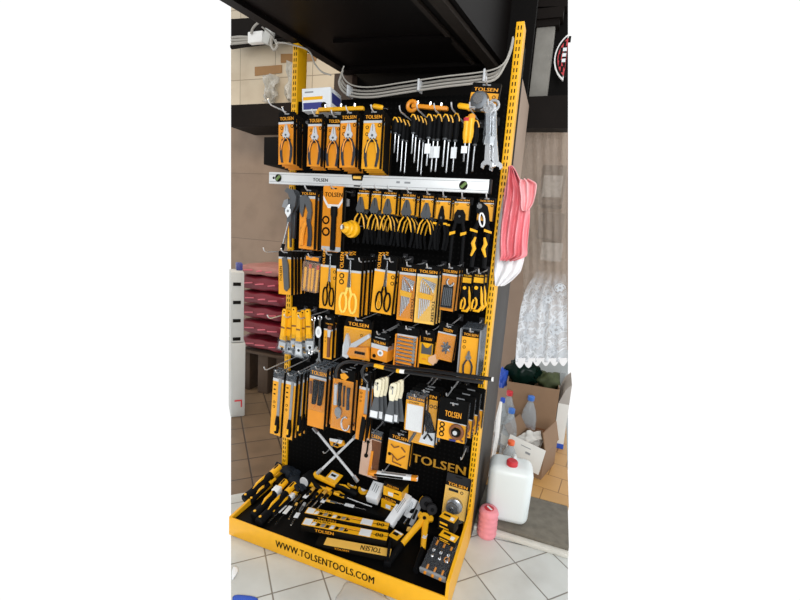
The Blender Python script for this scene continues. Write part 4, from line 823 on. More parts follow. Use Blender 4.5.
def lying_driver(label, a, b, z, r=.008, hl=.4, col='yellow', mid='rubber', tagged=False, rev=False, zb=None):
    A, B = Q(*a, z), Q(*b, z if zb is None else zb); o, L = spanroot('tray_screwdriver', label, 'screwdriver', A, B, 'small screwdrivers lying in the tray')
    lathe_at('handle', o, [(r*.7, 0), (r, .004), (r*.95, L*hl*.8), (r*.6, L*hl)], col, (-L/2, 0, 0), (1, 0, 0), 10)
    lathe_at('collar', o, [(r*.98, L*hl*.45), (r*.9, L*hl*.9), (r*.6, L*hl*1.02)], mid, (-L/2, 0, .0006), (1, 0, 0), 10)
    MB().tube([(-L/2+L*hl, 0, 0), (L/2, 0, 0)], .0032, 'chrome', 7).build('blade', o)
    if tagged: MB().box((L*.1, 0, .003), (L*.22, .02, .001), 'paper').build('price_tag', o)
    return o
ld = [((300, 491), (268, 523), 'left'), ((304, 491), (275, 525), 'right')]
for a, b, s_ in ld: lying_driver('slim tagged screwdriver, %s one of the pair right of the grip handles' % s_, a, b, ZT+.014, .007, .35, 'pale', 'gunmetal', True)
for k, (a, b) in enumerate((((314, 488), (300, 503)), ((321, 490), (306, 506)), ((326, 491), (311, 508)), ((331, 492), (318, 508)))):
    lying_driver('stubby yellow topped driver, %s of four in the middle of the tray' % ORD[k], a, b, .15-.004*k, .009, .55, 'yellow' if k % 2 else 'pale', 'rubber', k in (0, 3))
lying_driver('yellow handled screwdriver with long chrome blade across the tray middle', (334, 493), (372, 507), .145, .008, .35)
lying_driver('second long screwdriver beside the tray middle one, with white tag', (325, 500), (366, 510), .13, .006, .3, 'pale', 'gunmetal', True)
lying_driver('small silver driver left of the long yellow cartons', (305, 503), (291, 525), .13, .007, .4, 'silver', 'gunmetal', True)
lying_driver('orange tipped driver lying left of the long yellow cartons', (297, 503), (289, 519), .13, .006, .5, 'pale', 'rubber')
# mallets with yellow handles
A, B = P(300, 470, -.17), P(308, 480, -.17)
o, L = spanroot('rubber_mallet', 'black rubber mallet with pale striking face lying behind the yellow handles', 'mallet', Q(314, 474, .15), Q(304, 482, .15))
lathe_at('head', o, [(.026, 0), (.030, .004), (.030, .07), (.026, .076)], 'rubber', (-.035, 0, 0), (1, 0, 0), 18); lathe_at('striking_face', o, [(.0255, .0765), (.023, .080)], 'silver', (-.035, 0, 0), (1, 0, 0), 18)
lathe_at('handle', o, [(.011, 0), (.011, .10)], 'rubber', (0, 0, 0), (.3, 1, -.2), 12)
def yhammer(label, a, za, b, zb, r):
    o, L = spanroot('yellow_handled_hammer', label, 'hammer', Q(*a, za), Q(*b, zb), 'yellow handled hammers lying in the tray')
    lathe_at('handle', o, [(r*.7, 0), (r, .004), (r, L*.5), (r*.9, L*.54)], 'yellow', (-L/2, 0, 0), (1, 0, 0), 16)
    g = lathe_at('grip', o, [(r*.9, L*.52), (r*.95, L*.6), (r*.8, L*.78), (r, L*.95), (r*.7, L)], 'rubber', (-L/2, 0, 0), (1, 0, 0), 16)
    MB().tube([(L*.1, -r*.4, r*.75), (L*.22, 0, r*.9), (L*.34, -r*.3, r*.75)], [.002, .005, .002], 'yellow', 7).build('grip_inlay', g)
    MB().span(-L*.38, -L*.1, -.006, .006, r*.92, r*1.02, 'ink').build('printed_mark', o)
yhammer('upper yellow hammer handle with black grip lying in the tray middle', (314, 474), .165, (357, 494), .135, .017); yhammer('lower yellow hammer handle under the upper one, darker print', (309, 483), .135, (352, 499), .12, .014)
a = P(334, 477, -.03); o = thing('yellow_print_card', 'small yellow card with black and white print lying behind the hammer handles', 'card', a, (.35, 0, -.2))
MB().box((0, 0, 0), (.075, .055, .006), 'yellow', None, .001).box((-.004, .002, .0035), (.045, .034, .001), 'paper').box((-.006, .004, .0042), (.03, .012, .001), 'ink').build('card', o)
for lab, px, z in (('yellow tape reel with white centre behind the white box', (353, 484), .135), ('yellow ring reel touching the left of the white box', (364, 489), .13)):
    o = thing('yellow_reel', lab, 'reel', Q(*px, z), (.5, 0, .2), 'yellow reels in the tray')
    MB().tube([(.022*math.cos(t), .022*math.sin(t), 0) for t in [k*PI/10 for k in range(20)]], .009, 'yellow', 8, closed=True).build('reel', o)
    MB().lathe([(.014, -.006), (.014, .006)], 'paper', None, 16).build('core', o)
# long yellow and white saw cartons
def lcarton(label, a, b, z, wd, ht, top='yellow', name='long_yellow_carton', flip=False, group='long yellow saw cartons'):
    A, B = Q(*a, z), Q(*b, z); o, L = spanroot(name, label, 'carton', A, B, group)
    MB().box((0, 0, -ht/2), (L, wd, ht), 'ink', None, .001).build('carton', o)
    X = Matrix.Rotation(-PI/2, 4, 'X')
    mb = MB().box((0, 0, .0004), (L*.99, wd*.96, .0008), top)
    if top == 'yellow':
        rn = random.Random(len(label))
        mb.text('TOLSEN', (-L*.29, wd*.30), L*.2, 'ink', wd*.22, -.0012, X)
        for k in range(8): mb.prism([(-L*.39+k*L*.055+a*L, b*wd) for a, b in ((0, -.38), (.045, -.30), (.05, .02 if k % 2 else .12), (.012, .1))], .0006, .0013, ('paper', 'ink', 'grey', 'ink')[k % 4], plane='xy')
        mb.box((L*.05, 0, .001), (L*.9, wd*.05, .0006), 'ink')
        mb.box((-L*.44, 0, .0011), (L*.09, wd*.8, .0006), 'paper').box((L*.24, 0, .0011), (L*.13, wd*.85, .0006), 'paper')
        mb.tube([(L*.02, -wd*.1, .001), (L*.08, wd*.2, .001), (L*.16, wd*.1, .001)], .0016, 'orange', 6)
        mb.text('00', (L*.40, 0), L*.085, 'ink', wd*.45, -.0016, X)
    else: mb.text('TOLSEN', (L*.2, 0), L*.3, 'ink', wd*.6, -.0016, X, flip=True)
    mb.build('printed_top', o)
    MB().text('TOLSEN', (-L*.22, -ht*.5), L*.22, 'brand', ht*.5, -wd/2-.001).build('printed_side', o)
    return o, L
lcarton('long yellow saw carton at the back of the pile, white sticker near its right', (306, 510), (389, 526.5), ZT+.055, .044, .028)
lcarton('long yellow saw carton in front on the pile, blank white sticker at its left', (303, 521), (388, 537), ZT+.055, .048, .028)
lcarton('black carton with white and yellow strip at the pile\'s front, print upside down', (325, 541), (391, 553), ZT+.032, .045, .015, 'pale', 'black_saw_carton', True)
lcarton('lowest black carton of the pile, touching the tray deck at the front', (318, 538), (391, 553.5), ZT+.016, .06, .016, 'ink', 'black_saw_carton')
a = Q(396, 535, ZT+.05); o = thing('small_yellow_carton', 'small yellow carton with dark number at the right end of the saw cartons', 'carton', a, (0, 0, -.25))
MB().box((0, 0, -.022), (.05, .06, .044), 'ink', None, .001).box((0, 0, .0004), (.048, .05, .001), 'yellow').box((-.004, .005, .001), (.026, .018, .001), 'ink').box((0, .018, .001), (.04, .01, .001), 'paper').build('carton', o)
# white boxes
def wbox(label, a, b, z, wd, ht, m='paper', name='white_box'):
    o, L = spanroot(name, label, 'box', a, b, None); MB().box((0, 0, -ht/2), (L, wd, ht), m, None, .001).build('box', o)
    mb = MB()
    for k in range(3): mb.box((-L*.15+k*.004, (k-1)*wd*.2, .0004), (L*.45, wd*.06, .0006), 'grey')
    mb.build('printed_lines', o); return o
wbox('short white box standing left of the two stacked yellow boxes', P(378.5, 482, -.015), P(371, 498, -.095), None, .056, .045)
wbox('long white box slanting from the tray back towards the saw cartons', P(408, 494, -.02), Q(388, 523, ZT+.045), None, .042, .030)
wbox('flat white box leaning right of the long white slanting box', P(414.5, 499, -.02), Q(404, 520, ZT+.03), None, .03, .012)
for k, (px, z) in enumerate(((Q(389.5, 510.5, ZB), ZB+.0005), (Q(389.5, 510.5, ZB)+Vector((.008, .0, 0)), ZB+.0695))):
    o = thing('yellow_tool_box', ('lower' if k == 0 else 'upper')+' small yellow box with black top band in the stack of two', 'box', (px.x, px.y, z), (0, 0, -.16+.06*k), 'stacked small yellow boxes')
    mb = MB().span(-.048, .048, 0, .075, 0, .068, 'yellow').span(-.0485, .0485, -.0005, .0755, .046, .0685, 'ink'); mb.text('TOLSEN', (0, .056), .06, 'brand', .010, -.0012).span(-.022, .004, -.001, 0, .006, .024, 'paper').span(.008, .034, -.0008, 0, .024, .030, 'ink').text('TOLSEN', (0, -.03), .05, 'brand', .012, -.0692, Matrix.Rotation(-PI/2, 4, 'X')); mb.build('box', o)
o, L = spanroot('white_yellow_tool', 'white and yellow long handled tool lying on the stacked yellow boxes', 'hand tool', P(370, 472.5, -.15), P(418, 478.5, -.11))
MB().box((0, 0, 0), (L, .026, .018), 'paper', None, .005).build('body', o)
MB().box((-L*.42, 0, 0), (L*.18, .027, .019), 'orange', None, .006).build('end_grip', o); MB().box((L*.42, 0, 0), (L*.16, .027, .019), 'orange', None, .006).build('end_cap', o)
MB().box((0, -.002, .0092), (L*.5, .012, .001), 'grey').box((-L*.1, -.0135, 0), (L*.6, .001, .01), 'ink').build('printed_strip', o)
lying_driver('dark file with white tag between the long white box and the yellow riveter', (417, 504), (404, 524), ZT+.07, .010, .5, 'dark', 'rubber', True)
o, L = spanroot('grey_tool', 'grey and yellow folding knife standing against the yellow riveter', 'knife', P(422, 499, -.03), Q(409, 531, ZT+.02))
MB().box((0, 0, 0), (L*.8, .022, .014), 'grey', None, .004).box((0, 0, .0075), (L*.3, .013, .001), 'ink').build('body', o); lathe_at('yellow_tip', o, [(.009, 0), (.010, .02), (.003, .034)], 'yellow', (-L*.36, 0, 0), (-1, 0, 0), 10); MB().box((L*.42, 0, 0), (L*.22, .024, .012), 'pale', None, .002).build('yellow_foot', o)
# yellow A shaped hand riveter
AP = Q(424.5, 519, ZT+.07); o = thing('yellow_riveter', 'yellow A shaped crimping tool with black grips standing in the tray', 'hand tool', AP)
def arm(pts, name, m, r, parent):
    return MB().tube([Vector(p)-AP for p in pts], r, m, 10, None, .6).build(name, parent)
for k, (m1, g1) in enumerate((((402, 544), (389.5, 561)), ((423, 549), (415.5, 571)))):
    B_, C_ = Q(*m1, ZT+.022), Q(*g1, ZT+.016); a0 = AP+Vector((-.006 if k == 0 else .008, -.01, 0))
    y = arm([a0, a0.lerp(B_, .5), B_], 'arm', 'yellow', [.017, .014, .013], o); arm([B_, B_.lerp(C_, .3), C_], 'grip', 'rubber', [.013, .015, .014], y)
lathe_at('head', o, [(.024, -.012), (.026, -.008), (.026, .008), (.024, .012)], 'yellow', (0, .0, 0), (.1, -.55, .8), 16); lathe_at('pivot_screw', o, [(.008, .010), (.008, .015)], 'ink', (0, 0, 0), (.1, -.55, .8), 12)
lathe_at('hinge_ear', o, [(.012, -.01), (.012, .01)], 'yellow', (-.026, .012, .004), (.1, -.55, .8), 12); lathe_at('hinge_ear', o, [(.012, -.01), (.012, .01)], 'yellow', (.028, .008, .004), (.1, -.55, .8), 12)
MB().box(Q(425, 536, ZT+.05)-AP, (.016, .03, .002), 'paper', None).build('price_sticker', o)
a = Q(388, 560, ZT); o = thing('black_bracket', 'black upright bracket standing at the right end of the saw cartons', 'bracket', a, (0, 0, .3)); MB().box((0, .02, .025), (.012, .09, .05), 'rubber', None, .003).box((.0, -.03, .012), (.03, .02, .024), 'rubber', None, .004).build('bracket', o)
# round dark wheels at the tray back
for k, (px, z, r) in enumerate((((426, 503), -.05, .03), ((432, 509), -.08, .024))):
    o = thing('black_disc', ('rear' if k == 0 else 'front')+' black disc leaning on the panel behind the yellow crimping tool', 'wheel', P(*px, z), (PI/2-.25, 0, .4), 'black discs at the tray back')
    MB().lathe([(r*.9, -.01), (r, -.006), (r, .006), (r*.9, .01)], 'dark', None, 22).build('tyre', o); MB().lathe([(r*.35, -.013), (r*.35, .013)], 'rubber', None, 14).build('hub', o)
# blister card with round cutter wheel
c = Card('upright blister card with round silver cutter leaning at the tray right end', (444.5, 486, 469, 519), -.10, 475, 'pale', tw=.8, icons=((.7, .17, .9),), stripe=True, name='cutter_card', hdr='dark', text='', tilt=.04)
c.shape('black_band', [(0, -.06), (1, -.06), (1, .05), (0, .05)], 'ink', -.0012, 0); MB().text('TOLSEN', (0, c.p(0, -.02)[1]), c.w*.8, 'brand', c.h*.09, -.0016).build('printed_name', c.root)
MB().span(c.p(.15, 0)[0], c.p(.55, 0)[0], -.001, 0, c.p(0, .2)[1], c.p(0, .12)[1], 'ink').build('printed_block', c.root)
lathe_at('cutter_body', c.root, [(c.w*.33, 0), (c.w*.33, .016), (c.w*.24, .022)], 'steel', c.q(.5, .58, 0), (0, -1, 0), 20); lathe_at('cutter_wheel', c.root, [(c.w*.24, .02), (c.w*.24, .032), (c.w*.1, .034)], 'gunmetal', c.q(.42, .6, 0), (0, -1, 0), 20); lathe_at('bolt', c.root, [(c.w*.09, .03), (c.w*.09, .038)], 'chrome', c.q(.42, .6, 0), (0, -1, 0), 12)
c.blister(.03, .02, .97, .99, .044)
for k, (px, z, d, lab) in enumerate((((449, 517), -.185, (.07, .05, .055), 'black and yellow cube carton below the round cutter card'), ((449, 536), -.245, (.075, .045, .022), 'flat yellow printed carton behind the bit case'))):
    o = thing('small_print_carton', lab, 'carton', P(*px, z), (0, 0, -.2))
    mb = MB().box((0, 0, -d[2]/2), d, 'ink', None, .001).box((0, 0, .0004), (d[0]*.96, d[1]*.94, .001), 'yellow').box((-.01, .004, .001), (.03, .012, .001), 'ink').box((.018, -.006, .001), (.016, .02, .001), 'paper').span(-d[0]*.4, d[0]*.1, -d[1]/2-.001, -d[1]/2, -d[2]*.45, -d[2]*.3, 'yellow').span(-d[0]*.4, d[0]*.2, -d[1]/2-.001, -d[1]/2, -d[2]*.75, -d[2]*.66, 'yellow'); mb.build('carton', o)
# clear case of bits leaning on the tray edge
o = thing('bit_case', 'grey clear lidded case of router bits resting on the right front tray corner', 'bit case', Q(440, 559, ZT+.062), (.30, -.03, -.12))
MB().box((0, 0, 0), (.112, .150, .018), 'dark', None, .006).build('case_base', o); MB().box((0, 0, .013), (.108, .146, .014), 'clear', None, .005).build('case_lid', o)
MB().box((0, -.073, .006), (.112, .010, .026), 'grey', None, .003).build('case_rim', o)
for r_ in range(2):
    for k in range(3):
        x, y = -.034+k*.032+.004*r_, .038-.066*r_
        b = lathe_at('bit_shank', o, [(.0042, 0), (.0042, .03), (.006, .032), (.006, .038)], 'orange', (x, y+.012*(1-2*r_)-.006, .011), (0, 1-2*r_*0, 0) if r_ == 0 else (0, -1, 0), 10)
        lathe_at('bit_cutter', o, [(.005, 0), (.008, .006), (.004, .016)], 'chrome', (x, y-.012 if r_ == 0 else y+.014, .011), (0, -1, 0) if r_ == 0 else (0, 1, 0), 10)
MB().tube([(.03+.010*math.cos(t), -.0+.012*math.sin(t), .012) for t in [k*PI/6 for k in range(12)]], .002, 'orange', 6, closed=True).build('bearing_ring', o)
# ------------------------------------------------------------------ cables, junction box and fittings overhead
def cable(label, px, Ys, r=.006, m='cable', group='grey cables looped under the black soffit'):
    pts = [P(x, y, Ys if not isinstance(Ys, (list, tuple)) else Ys[i]) for i, (x, y) in enumerate(px)]
    out = []
    for i in range(len(pts)-1):                   # Catmull-Rom
        p0, p1, p2, p3 = pts[max(i-1, 0)], pts[i], pts[i+1], pts[min(i+2, len(pts)-1)]
        for k in range(4):
            t = k/4; out.append(.5*((2*p1)+(p2-p0)*t+(2*p0-5*p1+4*p2-p3)*t*t+(3*p1-p0-3*p2+p3)*t**3))
    out.append(pts[-1]); o0 = out[0].copy()
    o = MB().tube([p-o0 for p in out], r, m, 7).build('cable', None, 60); o.location = o0
    return tag(o, label, 'cable', group)
base = [(343, 70), (341, 77), (345, 85), (354, 90), (372, 91), (400, 87), (440, 81), (475, 77), (495, 73), (505, 63), (510.5, 50), (513, 38)]
for k, (dx, dy, nm) in enumerate(((0, 0, 'uppermost'), (-1, 3.2, 'second from top'), (-2, 6.2, 'third from top'), (1, -4, 'thin top'))):
    cable('grey cable looped under the soffit, the %s one of the bundle' % nm, [(x+dx*(1 if i < 4 else 0), y+dy*(1 if i < 9 else .3)) for i, (x, y) in enumerate(base)], -.03-.012*k, .0048 if k < 3 else .003)
for k, x in enumerate((350, 420, 485)):
    y = {350: 92, 420: 86.5, 485: 77}[x]; a = P(x, y, -.045); o = MB().box((0, 0, 0), (.008, .05, .045), 'silver', None, .002).build('cable_clip'); o.location = a; tag(o, 'grey cable clip on the bundle, %s' % ('at its left loop', 'above the screwdrivers', 'near the right upright')[k], 'clip')
o = thing('junction_box', 'white junction box with grey cover on the upper left wall', 'junction box', P(258, 38, 1.49))
MB().box((-.01, 0, 0), (.155, .06, .09), 'white', None, .008).build('box_body', o); MB().box((.115, -.01, .06), (.075, .06, .17), 'cabinet', Matrix.Rotation(.35, 4, 'Y'), .008).build('switch_body', o)
for k, (y0, y1) in enumerate(((37, 37.5), (40, 39.5), (43, 42))): cable('pale cable on the upper left wall, %s of three entering the junction box' % ORD[k], [(231.5, y0+.8), (240, y0), (250, y1)], 1.5, .012, 'cable', 'cables entering the junction box')
cable('dark conduit along the upper left wall under the pale cables', [(231.5, 47), (245, 45), (262, 43), (275, 41), (290, 39)], 1.52, .02, 'beam', None)
cable('thin grey cable looping from the soffit past the left upright', [(262, 27), (271, 34), (276, 42), (285, 43), (297, 46), (306, 49), (311, 54), (315, 64), (322, 72), (331, 75)], -.03, .0035, 'cable', None)
cable('small wire loop hanging beside the junction box', [(272, 36), (271, 44), (274, 50), (277, 46), (275, 40)], 1.46, .012, 'cable', None)
cable('thin bent wire above the junction box', [(251, 34), (253, 28), (258, 23), (262, 22)], 1.45, .01, 'cable', None)
for k, q_ in enumerate((((255, 67), (282, 65), (282, 73), (255, 76)), ((281, 54), (318, 54), (316, 61), (281, 63)))):
    pts = [P(x, y, YW-.002) for x, y in q_]; o = MB().prism([(p.x-pts[0].x, p.z-pts[0].z) for p in pts], -.004, 0, 'tape').build('wall_tape'); o.location = pts[0]; tag(o, 'brown tape strip on the tile wall, %s' % ('lower left one', 'behind the left upright')[k], 'tape')
def cling(label, x0, y0, x1, y1, Y):
    A, B = P(x0, y0, Y), P(x1, y1, Y); nx, nz = 9, 9; rn = random.Random(int(x0)); vs = []
    for j in range(nz):
        for i in range(nx):
            u, v = i/(nx-1), j/(nz-1); wv = .5+.5*math.sin(PI*(.25+v*.6)); vs.append(((u-.5)*(B.x-A.x)*wv, rn.uniform(-.06, .06), (B.z-A.z)*v))
    fs = [(j*nx+i, j*nx+i+1, (j+1)*nx+i+1, (j+1)*nx+i) for j in range(nz-1) for i in range(nx-1)]
    o = MB().add(vs, fs, 'film').build('plastic_bag'); o.location = ((A.x+B.x)/2, Y, A.z); o.modifiers.new('s', 'SUBSURF').render_levels = 1; o.modifiers.new('t', 'SOLIDIFY').thickness = .004
    return tag(o, label, 'plastic bag')
cling('crumpled clear plastic hanging below the lower brown tape strip', 262, 76, 277, 102, YW-.06); cling('clear plastic bag hanging against the left upright side of the wall', 286, 62, 296, 100, YW-.06)
# ------------------------------------------------------------------ left: sacks on a pallet, grey cabinet
def sack(label, px0, px1, Y, m='sack', sg=1.):
    a, b = P(*px0, Y), P(*px1, Y); w_, h_ = b.x-a.x, a.z-b.z; o = thing('red_sack', label, 'sack', ((a.x+b.x)/2, Y+.22, b.z), (0, 0, 0), 'red plastic sacks stacked on the pallet'); rn = random.Random(int(a.z*1000))
    bm = bmesh.new(); bmesh.ops.create_cube(bm, size=1); bmesh.ops.subdivide_edges(bm, edges=bm.edges[:], cuts=7, use_grid_fill=True)
    vs = []
    for v in bm.verts:
        x, y, z = v.co; p = (max(abs(x)*2, abs(y)*2))**3; f = 1-.25*p; e = .93+.07*(1-(2*abs(z))**2)
        vs.append((x*w_*e, y*.5*e, (z*(1.12-.22*((2*abs(x))**6*.5+(2*abs(y))**6*.5))+.5)*h_+rn.uniform(-.012, .012)))
    bm.verts.index_update(); fs = [[v.index for v in f.verts] for f in bm.faces]; bm.free()
    b_ = MB().add(vs, fs, m).build('sack_body', o, 70); b_.modifiers.new('s', 'SUBSURF').render_levels = 1
    mb = MB()
    for k in range(3): mb.tube([(-w_*.3+k*w_*.25+rn.uniform(-.02, .02), -.250, h_*.42), (-w_*.2+k*w_*.25, -.254, h_*.5), (-w_*.12+k*w_*.24, -.250, h_*.54)], .006, 'sackmark', 6)
    mb.build('printed_marks', o); return o
sk = [(265, 276, 'sackpale', 'topmost pale dusty sack'), (275, 292, 'sack', 'second sack from the top'), (291, 306, 'sack', 'third sack from the top'), (305, 321, 'sack', 'fourth sack from the top'), (320, 337, 'sack', 'fifth sack from the top'), (336, 352, 'sack', 'lowest sack, lying on the pallet')]
for i, (y0, y1, m, lab) in enumerate(sk): sack(lab+' in the red stack at left', (238+(2, 0, 1, 0, 1, 2)[i], y0-1), (284+(-4, 0, 2, 1, 2, 0)[i], y1+1.5), 1.0+.01*(i % 2), m)
o = thing('pallet', 'dark wooden pallet under the red sacks', 'pallet', P(262, 366, 1.0)); a, b = P(240, 353, .98), P(284, 353, .98); w_ = b.x-a.x; zt = P(262, 353, .98).z-o.location.z
for k in range(3): MB().box((0, .05+k*.22, zt-.012), (w_, .14, .022), 'pallet', None, .003).build('deck_board', o)
for k in (-.42, 0, .42): MB().box((k*w_, .26, (zt-.024-o.location.z)/2), (.10, .5, zt-.024+o.location.z), 'pallet', None, .004).build('bearer', o)
# grey stacked drawer cabinet at the photograph's left edge
a, b = P(234.5, 271, .60), P(243.5, 360, .60)
o = thing('grey_cabinet', 'light grey cabinet with black vents standing at the far left', 'cabinet', (b.x, .60, 0), (0, 0, .80)); w_ = b.x-a.x; h1 = P(243, 342, .60).z; h2 = a.z
MB().span(-w_, 0, 0, .20, h1, h2, 'cabinet', .006).build('upper_body', o); MB().span(-w_, .012, -.012, .21, 0, h1-.004, 'cabinet', .008).build('lower_body', o)
for k in range(4): z = P(235, 283+k*18, .6).z; MB().span(-w_*.85, -w_*.25, -.004, .004, z-.012, z+.012, 'ink', .002).build('vent', o)
z = P(237, 398, .6).z; MB().span(-w_*.7, -w_*.1, -.016, -.012, z-.004, z+.006, 'red').span(-w_*.2, -w_*.1, -.016, -.012, z-.05, z, 'red').build('red_mark', o)
MB().span(-w_*.5, -.002, .1, .2, h2, h2+.05, 'indigo', .004).build('top_box', o)
# ------------------------------------------------------------------ right: cloths, curtain, boxes
def cloth(name, label, rows, Y, m, folds=5, amp=.018, thick=.004, seed=1, cat='cloth', nx=22):
    rn = random.Random(seed); ph = rn.uniform(0, 6); V = []; n = len(rows)
    fine = []
    for i in range(n-1):
        for k in range(3):
            t = k/3; fine.append(tuple(rows[i][j]*(1-t)+rows[i+1][j]*t for j in range(3)))
    fine.append(rows[-1])
    for j, (y, xl, xr) in enumerate(fine):
        for i in range(nx):
            u = i/(nx-1); p = P(xl+(xr-xl)*u, y, Y); d = amp*math.sin(u*folds*2*PI+ph+.18*j+.6*math.sin(j*.5))+amp*.5*math.sin(u*folds*4.3+j*.4)+rn.uniform(-.002, .002)
            V.append((p.x, Y+d, p.z))
    F = [(j*nx+i, j*nx+i+1, (j+1)*nx+i+1, (j+1)*nx+i) for j in range(len(fine)-1) for i in range(nx-1)]
    o0 = Vector(V[0]); o = MB().add([Vector(v)-o0 for v in V], F, m).build(name, None, 80); o.location = o0
    s_ = o.modifiers.new('t', 'SOLIDIFY'); s_.thickness = thick; o.modifiers.new('s', 'SUBSURF').render_levels = 1
    if label: tag(o, label, cat)
    return o
cloth('white_cloth', 'white cloth hanging under the pink garment beside the right upright', [(196, 503, 512), (220, 499, 522), (250, 496, 526), (262, 495, 524), (272, 494.5, 521), (280, 494.5, 513), (286, 495, 503)], -.005, 'cloth', 3, .008, seed=4)
cloth('pink_garment', 'pink garment hanging on the right upright over the white cloth', [(166, 509, 512), (172, 508, 517), (182, 506, 522), (190, 504.5, 528), (205, 502.5, 530), (225, 500.5, 529), (245, 499, 527), (256, 499, 527), (261, 499.5, 513)], -.06, 'pink', 4, .018, seed=2, cat='garment')
cloth('pink_scarf', 'pale pink folded flap lying on the pink garment\'s shoulder', [(179, 521, 527), (184, 520, 536.5), (194, 521, 536), (203, 521, 534), (211, 523, 529)], -.09, 'pinklight', 2, .014, seed=5, cat='garment')
YC = .90
up = cloth('sheer_curtain', 'sheer brownish curtain with white lace hem hanging in the doorway', [(121, 514, 567), (180, 518, 567.5), (230, 521, 567.5), (275, 523, 567.5), (300, 523, 567.5)], YC, 'sheer', 6, .012, .001, 8, 'curtain')
lc = cloth('lace_curtain', 'white lace curtain hem with flower pattern and scalloped edge', [(268, 538, 567.5), (290, 525, 567.5), (310, 520, 567.5), (340, 516.5, 567.5), (362, 515.5, 567.5)], YC-.02, 'lace', 5, .014, .001, 9, 'curtain'); del lc['category'], lc['label']; lc.name = 'lace_hem'; lc['label'] = 'white lace hem with flower pattern and scalloped edge'; lc.location -= up.location; lc.parent = up
V = []; pts = []
for k in range(6):
    x0, x1 = 515.5+k*8.67, 515.5+(k+1)*8.67
    for j in range(6): t = j/6; pts.append((x0+(x1-x0)*t, 361+5*math.sin(PI*t)+ (2 if k < 2 else 0)))
top = [(567.5, 358), (515.5, 358)]
pp = [P(x, y, YC-.024) for x, y in [(567.5, 361)]+top+pts]; o0 = pp[0]
o = MB().prism([(p.x-o0.x, p.z-o0.z) for p in pp], -.002, .002, 'cloth').build('scallop_edge', None); o.location = o0-lc.location-up.location; o.parent = lc
for k, (x, y, r) in enumerate(((530, 318, 6), (548, 300, 5), (556, 330, 7), (536, 345, 6), (560, 288, 5), (552, 352, 5), (526, 338, 5))):
    p = P(x, y, YC-.035); rr = r*.0038; b = MB()
    for q_ in range(6): b.disc((rr*.75*math.cos(q_*PI/3), rr*.75*math.sin(q_*PI/3)), rr*.42, -.001, .001, 'laceflower', 10)
    b.tube([(rr*1.5*math.cos(t), 0, rr*1.3*math.sin(t)) for t in [j*PI/9 for j in range(14)]], rr*.12, 'laceflower', 5); b = b.build('lace_flower', None); b.location = p-lc.location-up.location; b.parent = lc
# blurred shelves of the room seen through the curtain
M['shelfdark'] = mat('shelfdark', '5E5148', .8, 0, .2, 6); M['shelfpale'] = mat('shelfpale', 'A9A39C', .8, 0, .1, 6)
for k, (x0, y0, x1, y1, m) in enumerate(((543, 165, 562, 205, 'shelfdark'), (540, 212, 562, 240, 'shelfdark'), (542, 242, 561, 262, 'shelfpale'))):
    Yk = 1.5; a, b = P(x0, y0, Yk), P(x1, y1, Yk); o = MB().box((0, .2, 0), (b.x-a.x, .40, a.z-b.z), m, None, .006).build('storage_box'); o.location = ((a.x+b.x)/2, Yk, (a.z+b.z)/2); tag(o, 'blurred %s box behind the sheer curtain, %s' % (('dark', 'dark', 'pale')[k], ('top one with a pale front', 'middle one', 'lowest')[k]), 'box')
    if k == 0: MB().box((0, -.004, -.01), ((b.x-a.x)*.8, .006, (a.z-b.z)*.55), 'shelfpale').build('pale_front', o)
# white board and tub at far right
def carton(name, label, px0, px1, Y, depth, m, rz=0., cat='cardboard box', open_=True, flap=.12, th=.004, z0=None):
    a, b = P(*px0, Y), P(*px1, Y); w_, h_ = b.x-a.x, a.z-(b.z if z0 is None else z0); zb = b.z if z0 is None else z0
    o = thing(name, label, cat, ((a.x+b.x)/2, Y, zb), (0, 0, rz))
    MB().span(-w_/2, w_/2, 0, th, 0, h_, m).build('front_side', o); MB().span(-w_/2, w_/2, depth-th, depth, 0, h_, m).build('back_side', o)
    for s_ in (-1, 1): MB().span(s_*w_/2-(th if s_ > 0 else 0), s_*w_/2+(0 if s_ > 0 else th), th, depth-th, 0, h_, m).build('end_side', o)
    MB().span(-w_/2+th, w_/2-th, th, depth-th, 0, th, m).build('bottom', o)
    return o, w_, h_
ZF = .04
o, w_, h_ = carton('cardboard_box', 'large brown cardboard box against the wall behind the plastic bottles', (508, 381), (554, 432), 1.12, .3, 'box_card', .05, z0=ZF)
MB().span(w_*.15, w_*.32, -.002, 0, h_*.12, h_*.3, 'brown').span(w_*.17, w_*.23, -.003, 0, h_*.14, h_*.28, 'box_card').span(w_*.24, w_*.3, -.003, 0, h_*.14, h_*.28, 'box_card').build('printed_mark', o)
def blob(name, label, px, Y, size, m, cat, seed=1, jag=.25):
    rn = random.Random(seed); bm = bmesh.new(); bmesh.ops.create_icosphere(bm, subdivisions=3, radius=.5)
    vs = []
    for v in bm.verts: d = 1+jag*(math.sin(v.co.x*9+seed)*math.sin(v.co.y*7+seed*2)*math.cos(v.co.z*8))+rn.uniform(-.05, .05); vs.append((v.co.x*size[0]*d, v.co.y*size[1]*d, v.co.z*size[2]*d))
    bm.verts.index_update(); fs = [[v.index for v in f.verts] for f in bm.faces]; bm.free(); o = MB().add(vs, fs, m).build(name, None, 50); o.location = P(*px, Y); return tag(o, label, cat)
blob('green_bag', 'dark green plastic bag bulging out of the large cardboard box', (524, 372), 1.27, (.22, .15, .22), 'bag', 'bag', 3, .5); blob('camouflage_bag', 'camouflage patterned bag right of the dark green bag', (549, 380), 1.30, (.15, .14, .12), 'camo', 'bag', 5, .4)
blob('blue_bag', 'crumpled blue bag between the rack and the cardboard box', (503.5, 378), 1.20, (.06, .08, .14), 'blue', 'bag', 7, .4)
